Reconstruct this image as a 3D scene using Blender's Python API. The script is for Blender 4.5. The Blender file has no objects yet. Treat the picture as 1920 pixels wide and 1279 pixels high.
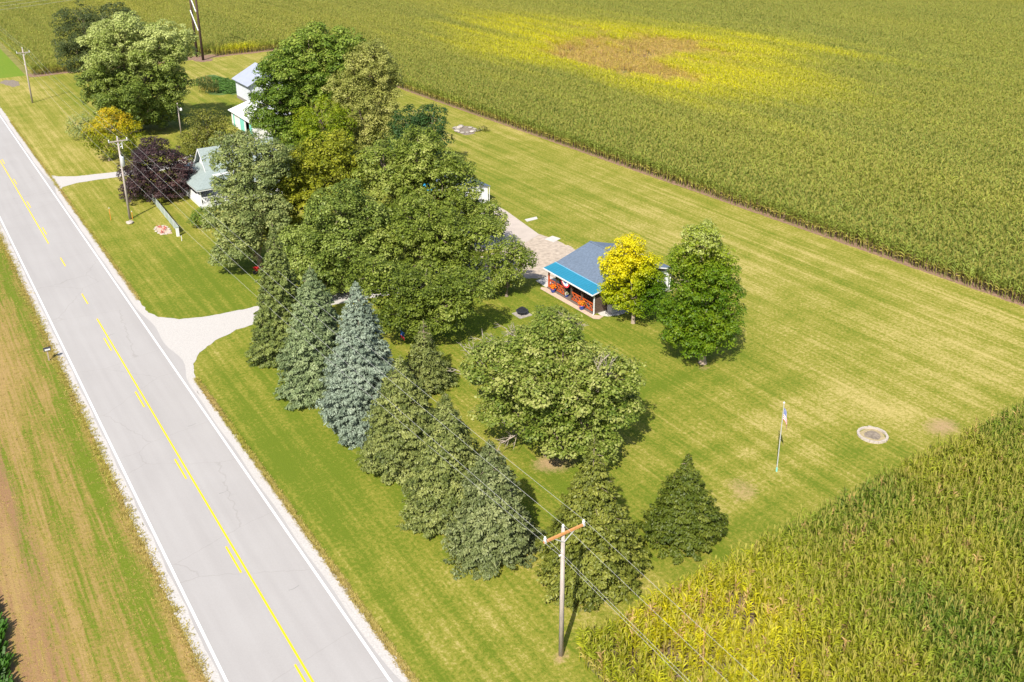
import bpy, math, random
import numpy as np
from mathutils import Vector

# ------------------------------------------------------------------ camera, sky, sun, exposure
S = bpy.context.scene
COL = S.collection
F, YAW, PITCH, ROLL, PPY, CAMH = 1800.94, math.radians(33.418), math.radians(21.168), math.radians(-.342), 445.83, 42.23
def basis():
    f = np.array([math.sin(YAW)*math.cos(PITCH), math.cos(YAW)*math.cos(PITCH), -math.sin(PITCH)])
    r = np.array([math.cos(YAW), -math.sin(YAW), 0.]); u = np.cross(r, f)
    c, s = math.cos(ROLL), math.sin(ROLL)
    return np.array([c*r+s*u, -s*r+c*u, f])
MB3 = basis()
cam_d = bpy.data.cameras.new("camera"); cam = bpy.data.objects.new("camera", cam_d); COL.objects.link(cam)
cam_d.sensor_width = 36; cam_d.lens = F*36/1920
cam_d.shift_y = -(639.5-PPY)/1920
cam_d.clip_start = .5; cam_d.clip_end = 6000
from mathutils import Matrix
Rm = Matrix((MB3[0], MB3[1], -MB3[2])).transposed()
cam.matrix_world = Matrix.Translation((0, 0, CAMH)) @ Rm.to_4x4()
S.camera = cam

SUN_EL, SHADOW_AZ = math.radians(46), math.radians(50)      # shadows fall towards +X +Y
W = bpy.data.worlds.new("World"); S.world = W; W.use_nodes = True
nt = W.node_tree; bg = nt.nodes["Background"]
sky = nt.nodes.new("ShaderNodeTexSky"); sky.sky_type = 'NISHITA'; sky.sun_disc = False
sky.sun_elevation = SUN_EL
sdir = Vector((-math.sin(SHADOW_AZ)*math.cos(SUN_EL), -math.cos(SHADOW_AZ)*math.cos(SUN_EL), math.sin(SUN_EL)))
sky.sun_rotation = math.atan2(sdir.x, sdir.y)
sky.air_density = 1.0; sky.dust_density = 1.5
nt.links.new(sky.outputs[0], bg.inputs[0]); bg.inputs[1].default_value = .105
sl = bpy.data.lights.new("sun", 'SUN'); sl.energy = 4.4; sl.angle = math.radians(.6); sl.color = (1, .945, .835)
so = bpy.data.objects.new("sun", sl); COL.objects.link(so)
so.rotation_euler = (-sdir).to_track_quat('-Z', 'Y').to_euler(); so.location = (0, 0, 200)
S.view_settings.view_transform = 'Standard'; S.view_settings.look = 'None'
S.view_settings.exposure = .94; S.view_settings.gamma = 1
S.render.engine = 'CYCLES'
S.cycles.max_bounces = 6; S.cycles.transparent_max_bounces = 6

rng = np.random.default_rng(7); random.seed(7)

# ------------------------------------------------------------------ helpers
def ray(px, py): return MB3.T @ np.array([(px-960)/F, (PPY-py)/F, 1.])
def G(px, py, z=0.):
    v = ray(px, py); t = (z-CAMH)/v[2]; return np.array([v[0]*t, v[1]*t])
def project(P):
    v = (P-np.array([0, 0, CAMH])) @ MB3.T
    d = np.maximum(v[:, 2], .1); return 960+F*v[:, 0]/d, PPY-F*v[:, 1]/d, v[:, 2]
NH = np.array([math.sin(YAW), math.cos(YAW), 0.])
def at_depth(base, px, py, off=0.):
    v = ray(px, py); t = (np.dot(np.array([base[0], base[1], 0]), NH)+off)/np.dot(v, NH)
    return v*t+np.array([0, 0, CAMH]), t/F        # point, metres per pixel

_perm = rng.random((64, 64))
def vnoise(x, y):
    xi = np.floor(x).astype(int); yi = np.floor(y).astype(int); fx = x-xi; fy = y-yi
    fx = fx*fx*(3-2*fx); fy = fy*fy*(3-2*fy)
    g = lambda a, b: _perm[a % 64, b % 64]
    return (g(xi, yi)*(1-fx)+g(xi+1, yi)*fx)*(1-fy)+(g(xi, yi+1)*(1-fx)+g(xi+1, yi+1)*fx)*fy
def fnoise(x, y, o=3):
    s = 0; a = .5; t = 0
    for i in range(o): s = s+a*vnoise(x*2**i+17*i, y*2**i+5*i); t += a; a *= .5
    return s/t
def sstep(a, b, x): t = np.clip((x-a)/(b-a), 0, 1); return t*t*(3-2*t)

def tag(o, label=None, cat=None, group=None, kind=None):
    if label: o["label"] = label
    if cat: o["category"] = cat
    if group: o["group"] = group
    if kind: o["kind"] = kind
    return o
def thing(name, label, cat, loc=(0, 0, 0), group=None):
    o = bpy.data.objects.new(name, None); o.empty_display_size = .3; COL.objects.link(o)
    o.location = loc; return tag(o, label, cat, group)
def rootloc(p):
    l = Vector((0, 0, 0))
    while p is not None: l += p.location; p = p.parent
    return np.array(l)
def link(name, me, parent=None, loc=None):
    o = bpy.data.objects.new(name, me); COL.objects.link(o)
    if parent is not None: o.parent = parent
    if loc is not None: o.location = loc
    return o
def fast_mesh(name, V, Q, mat=None, attrs=None, smooth=False):
    """V (n,3), Q (m,k) faces of k corners each"""
    V = np.asarray(V, np.float32); Q = np.asarray(Q, np.int32); me = bpy.data.meshes.new(name); k = Q.shape[1]
    me.vertices.add(len(V)); me.vertices.foreach_set("co", V.ravel())
    me.loops.add(Q.size); me.loops.foreach_set("vertex_index", Q.ravel())
    me.polygons.add(len(Q)); me.polygons.foreach_set("loop_start", np.arange(0, Q.size, k, dtype=np.int32))
    me.polygons.foreach_set("loop_total", np.full(len(Q), k, np.int32))
    if smooth: me.polygons.foreach_set("use_smooth", np.ones(len(Q), bool))
    for an, (dom, ty, arr) in (attrs or {}).items():
        a = me.attributes.new(an, ty, dom)
        a.data.foreach_set("color" if ty == 'FLOAT_COLOR' else "vector" if ty == 'FLOAT_VECTOR' else "value", np.asarray(arr, np.float32 if ty != 'INT' else np.int32).ravel())
    me.update(calc_edges=True)
    if mat: me.materials.append(mat)
    return me

class MB:
    """collects boxes, tubes and polygons given in world coordinates; build() links them as ONE mesh object"""
    def __init__(s): s.v = []; s.f = []
    def poly(s, pts):
        b = len(s.v); s.v += [tuple(p) for p in pts]; s.f.append(tuple(range(b, b+len(pts)))); return s
    def box(s, x0, x1, y0, y1, z0, z1):
        b = len(s.v)
        s.v += [(x, y, z) for z in (z0, z1) for y in (y0, y1) for x in (x0, x1)]
        s.f += [tuple(b+i for i in q) for q in ((0, 2, 3, 1), (4, 5, 7, 6), (0, 1, 5, 4), (2, 6, 7, 3), (0, 4, 6, 2), (1, 3, 7, 5))]; return s
    def slab(s, pts, t):
        """a polygon thickened downwards by t"""
        n = len(pts); b = len(s.v); s.v += [tuple(p) for p in pts]+[(p[0], p[1], p[2]-t) for p in pts]
        s.f.append(tuple(range(b, b+n))); s.f.append(tuple(range(b+2*n-1, b+n-1, -1)))
        for i in range(n): j = (i+1) % n; s.f.append((b+i, b+n+i, b+n+j, b+j))
        return s
    def tube(s, p0, p1, r0, r1=None, n=8, cap=True):
        r1 = r0 if r1 is None else r1
        p0 = Vector(p0); p1 = Vector(p1); d = (p1-p0).normalized(); a = d.orthogonal().normalized(); c = d.cross(a); b = len(s.v)
        for p, r in ((p0, r0), (p1, r1)):
            for i in range(n): t = 2*math.pi*i/n; s.v.append(tuple(p+a*(r*math.cos(t))+c*(r*math.sin(t))))
        for i in range(n): j = (i+1) % n; s.f.append((b+i, b+j, b+n+j, b+n+i))
        if cap: s.f.append(tuple(range(b+n-1, b-1, -1))); s.f.append(tuple(range(b+n, b+2*n)))
        return s
    def bar(s, p0, p1, w, h):
        """rectangular bar; w across (horizontal), h the other way"""
        p0 = Vector(p0); p1 = Vector(p1); d = (p1-p0).normalized()
        a = d.cross(Vector((0, 0, 1))); a = Vector((1, 0, 0)) if a.length < 1e-4 else a.normalized(); c = d.cross(a).normalized(); b = len(s.v)
        for p in (p0, p1):
            for i, j in ((-1, -1), (1, -1), (1, 1), (-1, 1)): s.v.append(tuple(p+a*(i*w/2)+c*(j*h/2)))
        s.f += [tuple(b+i for i in q) for q in ((0, 3, 2, 1), (4, 5, 6, 7), (0, 1, 5, 4), (1, 2, 6, 5), (2, 3, 7, 6), (3, 0, 4, 7))]; return s
    def lathe(s, c, prof, n=14):
        b = len(s.v)
        for r, z in prof:
            for i in range(n): t = 2*math.pi*i/n; s.v.append((c[0]+r*math.cos(t), c[1]+r*math.sin(t), c[2]+z))
        for k in range(len(prof)-1):
            for i in range(n): j = (i+1) % n; s.f.append((b+k*n+i, b+k*n+j, b+(k+1)*n+j, b+(k+1)*n+i))
        s.f.append(tuple(range(b+n-1, b-1, -1))); s.f.append(tuple(range(b+(len(prof)-1)*n, b+len(prof)*n))); return s
    def build(s, name, mat, parent=None, smooth=False):
        o0 = rootloc(parent) if parent is not None else np.zeros(3)
        me = bpy.data.meshes.new(name); me.from_pydata([(v[0]-o0[0], v[1]-o0[1], v[2]-o0[2]) for v in s.v], [], s.f)
        if smooth: me.shade_smooth()
        me.materials.append(mat); me.update(); return link(name, me, parent)

# ------------------------------------------------------------------ materials
def newmat(name):
    m = bpy.data.materials.new(name); m.use_nodes = True; return m, m.node_tree, m.node_tree.nodes["Principled BSDF"]
def nn(t, ty, **kw):
    n = t.nodes.new(ty)
    for k, v in kw.items():
        if k.startswith("i_"): n.inputs[int(k[2:]) if k[2:].isdigit() else k[2:].replace("_", " ")].default_value = v
        else: setattr(n, k, v)
    return n
def plain(name, col, rough=.7, var=.12, scale=6., bump=0., metal=0., spec=.3, stretch=(1, 1, 1)):
    m, t, b = newmat(name)
    co = nn(t, "ShaderNodeTexCoord"); mp = nn(t, "ShaderNodeMapping"); mp.inputs["Scale"].default_value = stretch
    n1 = nn(t, "ShaderNodeTexNoise"); n1.inputs["Scale"].default_value = scale; n1.inputs["Detail"].default_value = 5
    t.links.new(co.outputs["Object"], mp.inputs[0]); t.links.new(mp.outputs[0], n1.inputs[0])
    r = nn(t, "ShaderNodeValToRGB")
    r.color_ramp.elements[0].position = .25; r.color_ramp.elements[1].position = .75
    r.color_ramp.elements[0].color = [c*(1-var) for c in col]+[1]; r.color_ramp.elements[1].color = [min(1, c*(1+var)) for c in col]+[1]
    t.links.new(n1.outputs[0], r.inputs[0]); t.links.new(r.outputs[0], b.inputs["Base Color"])
    b.inputs["Roughness"].default_value = rough; b.inputs["Metallic"].default_value = metal; b.inputs["Specular IOR Level"].default_value = spec
    if bump:
        bp = nn(t, "ShaderNodeBump"); bp.inputs["Strength"].default_value = bump; bp.inputs["Distance"].default_value = .05
        t.links.new(n1.outputs[0], bp.inputs["Height"]); t.links.new(bp.outputs[0], b.inputs["Normal"])
    return m
def leafmat(name, cols, under=None, trans=.35, instancer=False):
    """leaf colours run over the tint attribute; the underside may be paler, as the leaf itself is"""
    m, t, b = newmat(name); out = t.nodes["Material Output"]
    a = nn(t, "ShaderNodeAttribute", attribute_name="tint"); r = nn(t, "ShaderNodeValToRGB"); e = r.color_ramp.elements
    while len(e) < len(cols): e.new(.5)
    for i, c in enumerate(cols): e[i].position = i/(len(cols)-1); e[i].color = (*c, 1)
    t.links.new(a.outputs["Fac"], r.inputs[0]); col = r.outputs[0]
    if under:
        g = nn(t, "ShaderNodeNewGeometry"); mx = nn(t, "ShaderNodeMix", data_type='RGBA'); mx.inputs[7].default_value = (*under, 1)
        t.links.new(g.outputs["Backfacing"], mx.inputs[0]); t.links.new(col, mx.inputs[6]); col = mx.outputs[2]
    b.inputs["Roughness"].default_value = .5; b.inputs["Specular IOR Level"].default_value = .25
    tr = nn(t, "ShaderNodeBsdfTranslucent"); ms = nn(t, "ShaderNodeMixShader"); ms.inputs[0].default_value = trans
    t.links.new(col, b.inputs["Base Color"]); t.links.new(col, tr.inputs[0])
    t.links.new(b.outputs[0], ms.inputs[1]); t.links.new(tr.outputs[0], ms.inputs[2]); t.links.new(ms.outputs[0], out.inputs[0])
    return m
def cropmat(name, dead):
    """crop plant: colour from the plant (instancer), dead lower leaves and tassels from the plant's own mesh"""
    m, t, b = newmat(name); out = t.nodes["Material Output"]
    a = nn(t, "ShaderNodeAttribute", attribute_name="tint", attribute_type='INSTANCER')
    ag = nn(t, "ShaderNodeAttribute", attribute_name="age")
    mx = nn(t, "ShaderNodeMix", data_type='RGBA'); mx.inputs[7].default_value = (*dead, 1)
    t.links.new(ag.outputs["Fac"], mx.inputs[0]); t.links.new(a.outputs["Color"], mx.inputs[6])
    b.inputs["Roughness"].default_value = .5; b.inputs["Specular IOR Level"].default_value = .25
    tr = nn(t, "ShaderNodeBsdfTranslucent"); ms = nn(t, "ShaderNodeMixShader"); ms.inputs[0].default_value = .46
    t.links.new(mx.outputs[2], b.inputs["Base Color"]); t.links.new(mx.outputs[2], tr.inputs[0])
    t.links.new(b.outputs[0], ms.inputs[1]); t.links.new(tr.outputs[0], ms.inputs[2]); t.links.new(ms.outputs[0], out.inputs[0])
    return m

def grassmat(name, lush, mid, dry, bare, streak=(2.2, .12, 1), samp=.75):
    """turf: vertex attributes dry / bare set where it is parched; fine noise and mowing streaks on top"""
    m, t, b = newmat(name)
    co = nn(t, "ShaderNodeTexCoord"); L = t.links
    def noise(scale, det, mapscale=None, rough=.6):
        n = nn(t, "ShaderNodeTexNoise"); n.inputs["Scale"].default_value = scale; n.inputs["Detail"].default_value = det; n.inputs["Roughness"].default_value = rough
        if mapscale:
            mp = nn(t, "ShaderNodeMapping"); mp.inputs["Scale"].default_value = mapscale; L.new(co.outputs["Object"], mp.inputs[0]); L.new(mp.outputs[0], n.inputs[0])
        else: L.new(co.outputs["Object"], n.inputs[0])
        return n.outputs[0]
    def math_(op, a, bb):
        n = nn(t, "ShaderNodeMath", operation=op)
        for i, v in enumerate((a, bb)):
            if isinstance(v, (int, float)): n.inputs[i].default_value = v
            else: L.new(v, n.inputs[i])
        return n.outputs[0]
    fine = noise(3.6, 9, None, .78); blotch = noise(.32, 5); stre = noise(1., 4, streak)
    ad = nn(t, "ShaderNodeAttribute", attribute_name="dry"); ab = nn(t, "ShaderNodeAttribute", attribute_name="bare")
    v = math_('ADD', ad.outputs["Fac"], math_('MULTIPLY', math_('SUBTRACT', fine, .5), 2.3))
    v = math_('ADD', v, math_('MULTIPLY', math_('SUBTRACT', blotch, .5), .75))
    v = math_('ADD', v, math_('MULTIPLY', math_('SUBTRACT', stre, .5), samp))
    r = nn(t, "ShaderNodeValToRGB"); e = r.color_ramp.elements; e.new(.5)
    for i, c in enumerate((lush, mid, dry)): e[i].position = (.12, .5, .95)[i]; e[i].color = (*c, 1)
    L.new(v, r.inputs[0])
    vb = math_('ADD', ab.outputs["Fac"], math_('MULTIPLY', math_('ADD', math_('SUBTRACT', fine, .5), math_('MULTIPLY', math_('SUBTRACT', stre, .5), samp-.75)), .9))
    rb = nn(t, "ShaderNodeValToRGB"); rb.color_ramp.elements[0].position = .35; rb.color_ramp.elements[1].position = .8
    L.new(vb, rb.inputs[0])
    mx = nn(t, "ShaderNodeMix", data_type='RGBA'); mx.inputs[7].default_value = (*bare, 1); L.new(rb.outputs[0], mx.inputs[0]); L.new(r.outputs[0], mx.inputs[6])
    L.new(mx.outputs[2], b.inputs["Base Color"]); b.inputs["Roughness"].default_value = .9; b.inputs["Specular IOR Level"].default_value = .1
    bp = nn(t, "ShaderNodeBump"); bp.inputs["Strength"].default_value = .5; bp.inputs["Distance"].default_value = .12
    fb = noise(7., 6, None, .7); L.new(fb, bp.inputs["Height"]); L.new(bp.outputs[0], b.inputs["Normal"])
    return m

M = {}
M['soil'] = plain('soil', (.16, .115, .08), .95, .35, .8, .4)
M['soil_edge'] = plain('soil_edge', (.20, .125, .085), .95, .35, 2.5, .4)
M['cropground'] = plain('cropground', (.17, .16, .045), .95, .3, .4, .5)
M['lawn'] = grassmat('lawn', (.102, .138, .011), (.200, .191, .028), (.38, .305, .108), (.33, .225, .12), (1.9, .035, 1), 1.05)
M['verge'] = grassmat('verge', (.11, .145, .012), (.215, .165, .04), (.29, .195, .075), (.235, .135, .068), (4.5, .14, 1), 2.2)
M['meadow'] = grassmat('meadow', (.12, .19, .018), (.15, .20, .022), (.16, .2, .03), (.3, .22, .12))
M['bedgreen'] = plain('bedgreen', (.075, .125, .03), .95, .35, 1.5, .5)
M['gravel'] = plain('gravel', (.40, .375, .355), .9, .16, 9, .5)
M['tar'] = plain('tar', (.23, .22, .215), .9, .2, 6)
M['wetsoil'] = plain('wetsoil', (.15, .115, .095), .8, .3, .3, .3)
M['deck'] = plain('deck', (.13, .10, .085), .85, .2, 4)
M['gravel_yard'] = plain('gravel_yard', (.36, .295, .235), .9, .28, 2.2, .5)
M['concrete'] = plain('concrete', (.40, .34, .295), .85, .1, .7, .1)
M['slab'] = plain('slab', (.45, .42, .39), .85, .08, 1.2, .1)
M['paver'] = plain('paver', (.45, .33, .25), .85, .15, 3., .2)
M['white_paint'] = plain('white_paint', (.62, .62, .62), .6, .06, 5)
M['yellow_paint'] = plain('yellow_paint', (.74, .46, .012), .6, .1, 5)
M['white_wall'] = plain('white_wall', (.62, .62, .62), .6, .04, 1.5)
M['white_roof'] = plain('white_roof', (.62, .62, .615), .45, .04, 1.5)
M['teal'] = plain('teal', (.17, .47, .40), .6, .06, 2)
M['grey_metal_wall'] = plain('grey_metal_wall', (.52, .54, .58), .5, .05, 1.5)
M['grey_metal_roof'] = plain('grey_metal_roof', (.30, .32, .40), .45, .06, 1.)
M['foundation'] = plain('foundation', (.2, .18, .17), .9, .1, 3)
M['shingle_green'] = plain('shingle_green', (.22, .26, .25), .9, .16, 5, .2)
M['shingle_blue'] = plain('shingle_blue', (.105, .137, .188), .92, .22, 5, .35)
M['blue_metal'] = plain('blue_metal', (.022, .175, .275), .4, .05, 1)
M['sky_trim'] = plain('sky_trim', (.13, .36, .52), .5, .05, 2)
M['log'] = plain('log', (.085, .058, .043), .8, .3, 4, .3, stretch=(.3, .3, 3))
M['orange_wood'] = plain('orange_wood', (.42, .075, .015), .65, .18, 6)
M['dark_glass'] = plain('dark_glass', (.02, .022, .025), .12, .1, 2, spec=.6)
M['pole_wood'] = plain('pole_wood', (.34, .29, .26), .9, .25, 4, .2, stretch=(4, 4, .4))
M['pole_dark'] = plain('pole_dark', (.07, .042, .035), .9, .25, 4, .2)
M['arm_wood'] = plain('arm_wood', (.47, .215, .075), .85, .2, 6)
M['galv'] = plain('galv', (.5, .51, .52), .4, .08, 4, metal=.3)
M['wire'] = plain('wire', (.36, .35, .33), .5, .05, 1)
M['black_metal'] = plain('black_metal', (.03, .03, .035), .5, .15, 5)
M['bark'] = plain('bark', (.20, .155, .115), .95, .35, 5, .5, stretch=(3, 3, .6))
M['bark_pale'] = plain('bark_pale', (.30, .235, .18), .95, .3, 5, .5, stretch=(3, 3, .6))
M['deadwood'] = plain('deadwood', (.33, .275, .23), .95, .25, 5)
M['stone'] = plain('stone', (.28, .25, .215), .9, .25, 5, .4)
M['stone_white'] = plain('stone_white', (.38, .33, .285), .9, .2, 5, .4)
M['ash'] = plain('ash', (.19, .155, .12), .95, .4, 4, .4)
M['straw'] = plain('straw', (.31, .25, .14), .95, .25, 8, .4)
M['pot_blue'] = plain('pot_blue', (.01, .05, .32), .25, .08, 3, spec=.5)
M['flower_orange'] = plain('flower_orange', (.75, .14, .008), .7, .2, 9)
M['flower_red'] = plain('flower_red', (.38, .06, .035), .7, .2, 9)
M['red'] = plain('red', (.42, .02, .02), .5, .1, 3)
M['blue_cloth'] = plain('blue_cloth', (.02, .09, .33), .8, .08, 3)
M['white_cloth'] = plain('white_cloth', (.8, .78, .76), .8, .05, 3)
M['red_cloth'] = plain('red_cloth', (.5, .035, .05), .8, .08, 3)
M['tarp'] = plain('tarp', (.02, .27, .5), .5, .08, 2)
M['box_grey'] = plain('box_grey', (.42, .41, .40), .6, .1, 3)
M['fence_green'] = plain('fence_green', (.27, .32, .28), .6, .12, 3)
M['orange_stake'] = plain('orange_stake', (.6, .2, .03), .6, .1, 3)

def roadmat():
    m, t, b = newmat('road_surface'); L = t.links; co = nn(t, "ShaderNodeTexCoord")
    def noise(scale, det, ms):
        mp = nn(t, "ShaderNodeMapping"); mp.inputs["Scale"].default_value = ms; L.new(co.outputs["Object"], mp.inputs[0])
        n = nn(t, "ShaderNodeTexNoise"); n.inputs["Scale"].default_value = scale; n.inputs["Detail"].default_value = det; L.new(mp.outputs[0], n.inputs[0]); return n.outputs[0]
    a = noise(1, 4, (1.3, .05, 1)); bb = noise(1, 6, (.25, .2, 1)); c = noise(14, 4, (1, 1, 1))
    def mad(x, k, y):
        n = nn(t, "ShaderNodeMath", operation='MULTIPLY_ADD'); n.inputs[1].default_value = k; L.new(x, n.inputs[0])
        if isinstance(y, float): n.inputs[2].default_value = y
        else: L.new(y, n.inputs[2])
        return n.outputs[0]
    v = mad(a, .7, mad(bb, .45, mad(c, .5, -.42)))
    r = nn(t, "ShaderNodeValToRGB"); r.color_ramp.elements[0].position = .2; r.color_ramp.elements[1].position = .8
    r.color_ramp.elements[0].color = (.305, .287, .278, 1); r.color_ramp.elements[1].color = (.36, .342, .332, 1); L.new(v, r.inputs[0])
    # lane centres a little paler, the rim outside the white lines a little darker
    sx = nn(t, "ShaderNodeSeparateXYZ"); L.new(co.outputs["Object"], sx.inputs[0]); mr = nn(t, "ShaderNodeMapRange"); mr.inputs[1].default_value = 8.9; mr.inputs[2].default_value = 17.1; L.new(sx.outputs[0], mr.inputs[0])
    bd = nn(t, "ShaderNodeValToRGB"); be = bd.color_ramp.elements
    for i, (pp, vv) in enumerate(((0, .86), (.04, .98), (.235, .98), (.262, 1.09), (.29, .98), (.5, .96), (.72, .98), (.745, 1.08), (.77, .98), (.955, .98), (.985, .86))):
        e = be[i] if i < 2 else be.new(pp)
        e.position = pp; e.color = (vv, vv, vv, 1)
    bm = nn(t, "ShaderNodeMix", data_type='RGBA', blend_type='MULTIPLY'); bm.inputs[0].default_value = 1; L.new(r.outputs[0], bm.inputs[6]); L.new(bd.outputs[0], bm.inputs[7])
    # hairline cracks across the road
    mp = nn(t, "ShaderNodeMapping"); mp.inputs["Scale"].default_value = (.07, .13, 1); L.new(co.outputs["Object"], mp.inputs[0])
    nz = nn(t, "ShaderNodeTexNoise"); nz.inputs["Scale"].default_value = 1.2; nz.inputs["Detail"].default_value = 6; L.new(co.outputs["Object"], nz.inputs[0])
    ad = nn(t, "ShaderNodeMix", data_type='RGBA'); ad.inputs[0].default_value = .05; L.new(mp.outputs[0], ad.inputs[6]); L.new(nz.outputs[1], ad.inputs[7])
    vo = nn(t, "ShaderNodeTexVoronoi", feature='DISTANCE_TO_EDGE'); vo.inputs["Scale"].default_value = 1.; L.new(ad.outputs[2], vo.inputs[0])
    cr = nn(t, "ShaderNodeValToRGB"); cr.color_ramp.elements[0].color = (.88, .87, .86, 1); cr.color_ramp.elements[1].color = (1, 1, 1, 1); cr.color_ramp.elements[1].position = .003
    L.new(vo.outputs[0], cr.inputs[0])
    mu = nn(t, "ShaderNodeMix", data_type='RGBA', blend_type='MULTIPLY'); mu.inputs[0].default_value = 1; L.new(bm.outputs[2], mu.inputs[6]); L.new(cr.outputs[0], mu.inputs[7])
    L.new(mu.outputs[2], b.inputs["Base Color"]); b.inputs["Roughness"].default_value = .85; b.inputs["Specular IOR Level"].default_value = .2
    return m
M['road'] = roadmat()
def stripemat():
    m, t, b = newmat('flag_cloth'); L = t.links; uv = nn(t, "ShaderNodeUVMap"); sp = nn(t, "ShaderNodeSeparateXYZ"); L.new(uv.outputs[0], sp.inputs[0])
    def mt(op, a, bb):
        n = nn(t, "ShaderNodeMath", operation=op)
        for i, v in enumerate((a, bb)):
            if isinstance(v, (int, float)): n.inputs[i].default_value = v
            else: L.new(v, n.inputs[i])
        return n.outputs[0]
    st = mt('LESS_THAN', mt('FRACT', mt('MULTIPLY', sp.outputs[1], 6.5), 0), .5)
    mx = nn(t, "ShaderNodeMix", data_type='RGBA'); mx.inputs[6].default_value = (.8, .78, .76, 1); mx.inputs[7].default_value = (.5, .03, .05, 1); L.new(st, mx.inputs[0])
    can = mt('MULTIPLY', mt('LESS_THAN', sp.outputs[0], .42), mt('GREATER_THAN', sp.outputs[1], .46))
    vo = nn(t, "ShaderNodeTexVoronoi"); vo.inputs["Scale"].default_value = 14; vo.inputs["Randomness"].default_value = 0; L.new(uv.outputs[0], vo.inputs[0])
    stx = nn(t, "ShaderNodeMix", data_type='RGBA'); stx.inputs[6].default_value = (.02, .06, .26, 1); stx.inputs[7].default_value = (.75, .75, .75, 1); L.new(mt('LESS_THAN', vo.outputs[0], .26), stx.inputs[0])
    fin = nn(t, "ShaderNodeMix", data_type='RGBA'); L.new(can, fin.inputs[0]); L.new(mx.outputs[2], fin.inputs[6]); L.new(stx.outputs[2], fin.inputs[7])
    L.new(fin.outputs[2], b.inputs["Base Color"]); b.inputs["Roughness"].default_value = .8; return m
M['flag'] = stripemat()

# ------------------------------------------------------------------ the ground
g = fast_mesh('ground', [(-2500, -2500, 0), (3000, -2500, 0), (3000, 3500, 0), (-2500, 3500, 0)], [(0, 1, 2, 3)], M['cropground'])
tag(link('ground', g), 'bare crop soil under the corn, reaching past the fields', 'ground', kind='structure')

def turf(name, x0, x1, y0, y1, step, z, keep, dry, bare, mat, label, cat):
    xs = np.arange(x0, x1+1e-6, step); ys = np.arange(y0, y1+1e-6, step); nx, ny = len(xs), len(ys)
    X, Y = np.meshgrid(xs, ys); V = np.stack([X.ravel(), Y.ravel(), np.full(X.size, z)], 1)
    i, j = np.meshgrid(np.arange(nx-1), np.arange(ny-1)); a = (j*nx+i).ravel(); Q = np.stack([a, a+1, a+nx+1, a+nx], 1)
    cx = V[Q].mean(1); k = keep(cx[:, 0], cx[:, 1]); Q = Q[k]
    u, inv = np.unique(Q, return_inverse=True); V = V[u]; Q = inv.reshape(-1, 4)
    me = fast_mesh(name, V, Q, mat, {'dry': ('POINT', 'FLOAT', dry(V[:, 0], V[:, 1])), 'bare': ('POINT', 'FLOAT', bare(V[:, 0], V[:, 1]))})
    return tag(link(name, me), label, cat, kind='structure')

def spot(x, y, px, py, rx, ry):
    c = G(px, py); return np.exp(-(((x-c[0])/rx)**2+((y-c[1])/ry)**2))
def lawn_dry(x, y):
    back = sstep(55, 80, x)*sstep(230, 40, y)
    st = fnoise(x*.9+3, y*.03, 3)                     # mowing stripes along the road
    st2 = fnoise(x*.12, y*.7+9, 3)
    d = .36+.30*(fnoise(x*.07, y*.05, 3)-.5)
    d = d+(.20+.42*back)*(st-.5)+.17*back
    # broad mower passes in the back lawn
    d = d+.04*back*np.sign(np.sin(x*2*math.pi/4.2+1.5*fnoise(x*.02, y*.02, 2)))
    front = sstep(66, 56, x)*sstep(36, 44, x)*sstep(62, 50, y)
    d = d+front*(.08+.5*(st2-.5))
    d = d+.22*sstep(190, 214, y)*sstep(30, 60, x)
    d = d-.06*sstep(30, 20, x)*sstep(190, 120, y)+.30*sstep(34, 20, x)*(fnoise(x*1.6, y*.06, 3)-.5)+.10*sstep(20, 17, x)
    d = d+.18*sstep(110, 150, y)*sstep(32, 26, x)
    for a in ((1440, 800, 5, 3), (1390, 915, 4, 2), (1690, 770, 4, 3), (1600, 760, 5, 3), (1085, 1110, 3, 4)): d = d+.14*spot(x, y, *a)
    for a in ((1640, 860, 4, 2.5), (1580, 560, 6, 5), (1080, 940, 3, 3), (1000, 900, 4, 3), (420, 520, 5, 9), (560, 860, 5, 12), (990, 640, 7, 6), (1250, 720, 9, 5)): d = d-.2*spot(x, y, *a)
    return d
def lawn_bare(x, y):
    b = np.zeros_like(x)
    for a, k in (((1765, 800, 2.2, 1.6), .75), ((1060, 868, 2.2, 1.6), .5), ((1380, 905, 1.6, 1.2), .5), ((1400, 930, 2, 1), .5), ((1452, 760, 2, .7), .4), ((1320, 690, .9, .7), .6),
                 ((1051, 1232, .7, .5), .8), ((244, 413, .8, .6), .5), ((1020, 868, 1.5, 1.2), .5)): b = b+k*spot(x, y, *a)
    return b+.3*np.exp(-((x-(88.2+.037*(152-np.clip(y, 0, 170))))/.5)**2)
def lawn_keep(x, y): return ((x < 26.6) | (y > 32.9)) & (y < 233) & (x < 93.5)
turf('lawn', 17, 93.5, -30, 233, .5, .01, lawn_keep, lawn_dry, lawn_bare, M['lawn'], 'mown yellow green lawn round the farmstead between road and corn', 'lawn')
def vdry(x, y):
    s = fnoise(x*1.3+40, y*.03, 3)
    return .52+1.7*(s-.5)+.25*sstep(6, 1, x)-.30*np.exp(-((x-5.6)/.5)**2)-.25*np.exp(-((x-7.2)/.9)**2)+.3*(fnoise(x*.2, y*.09, 2)-.5)
def vbare(x, y): return .25*np.clip(fnoise(x*2.1+9, y*.035, 3)*3-1.5, 0, 1)+.62*sstep(4.4, 1.2, x)*(.5+fnoise(x*.9, y*.05, 3))-.06+.3*np.exp(-((x-3.9)/.4)**2)*(fnoise(x, y*.08, 2))
turf('road_verge', -1.1, 8.9, 20, 420, .5, .01, lambda x, y: x == x, vdry, vbare, M['verge'], 'dry brown and green mown verge on the near side of the road', 'verge')
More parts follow.
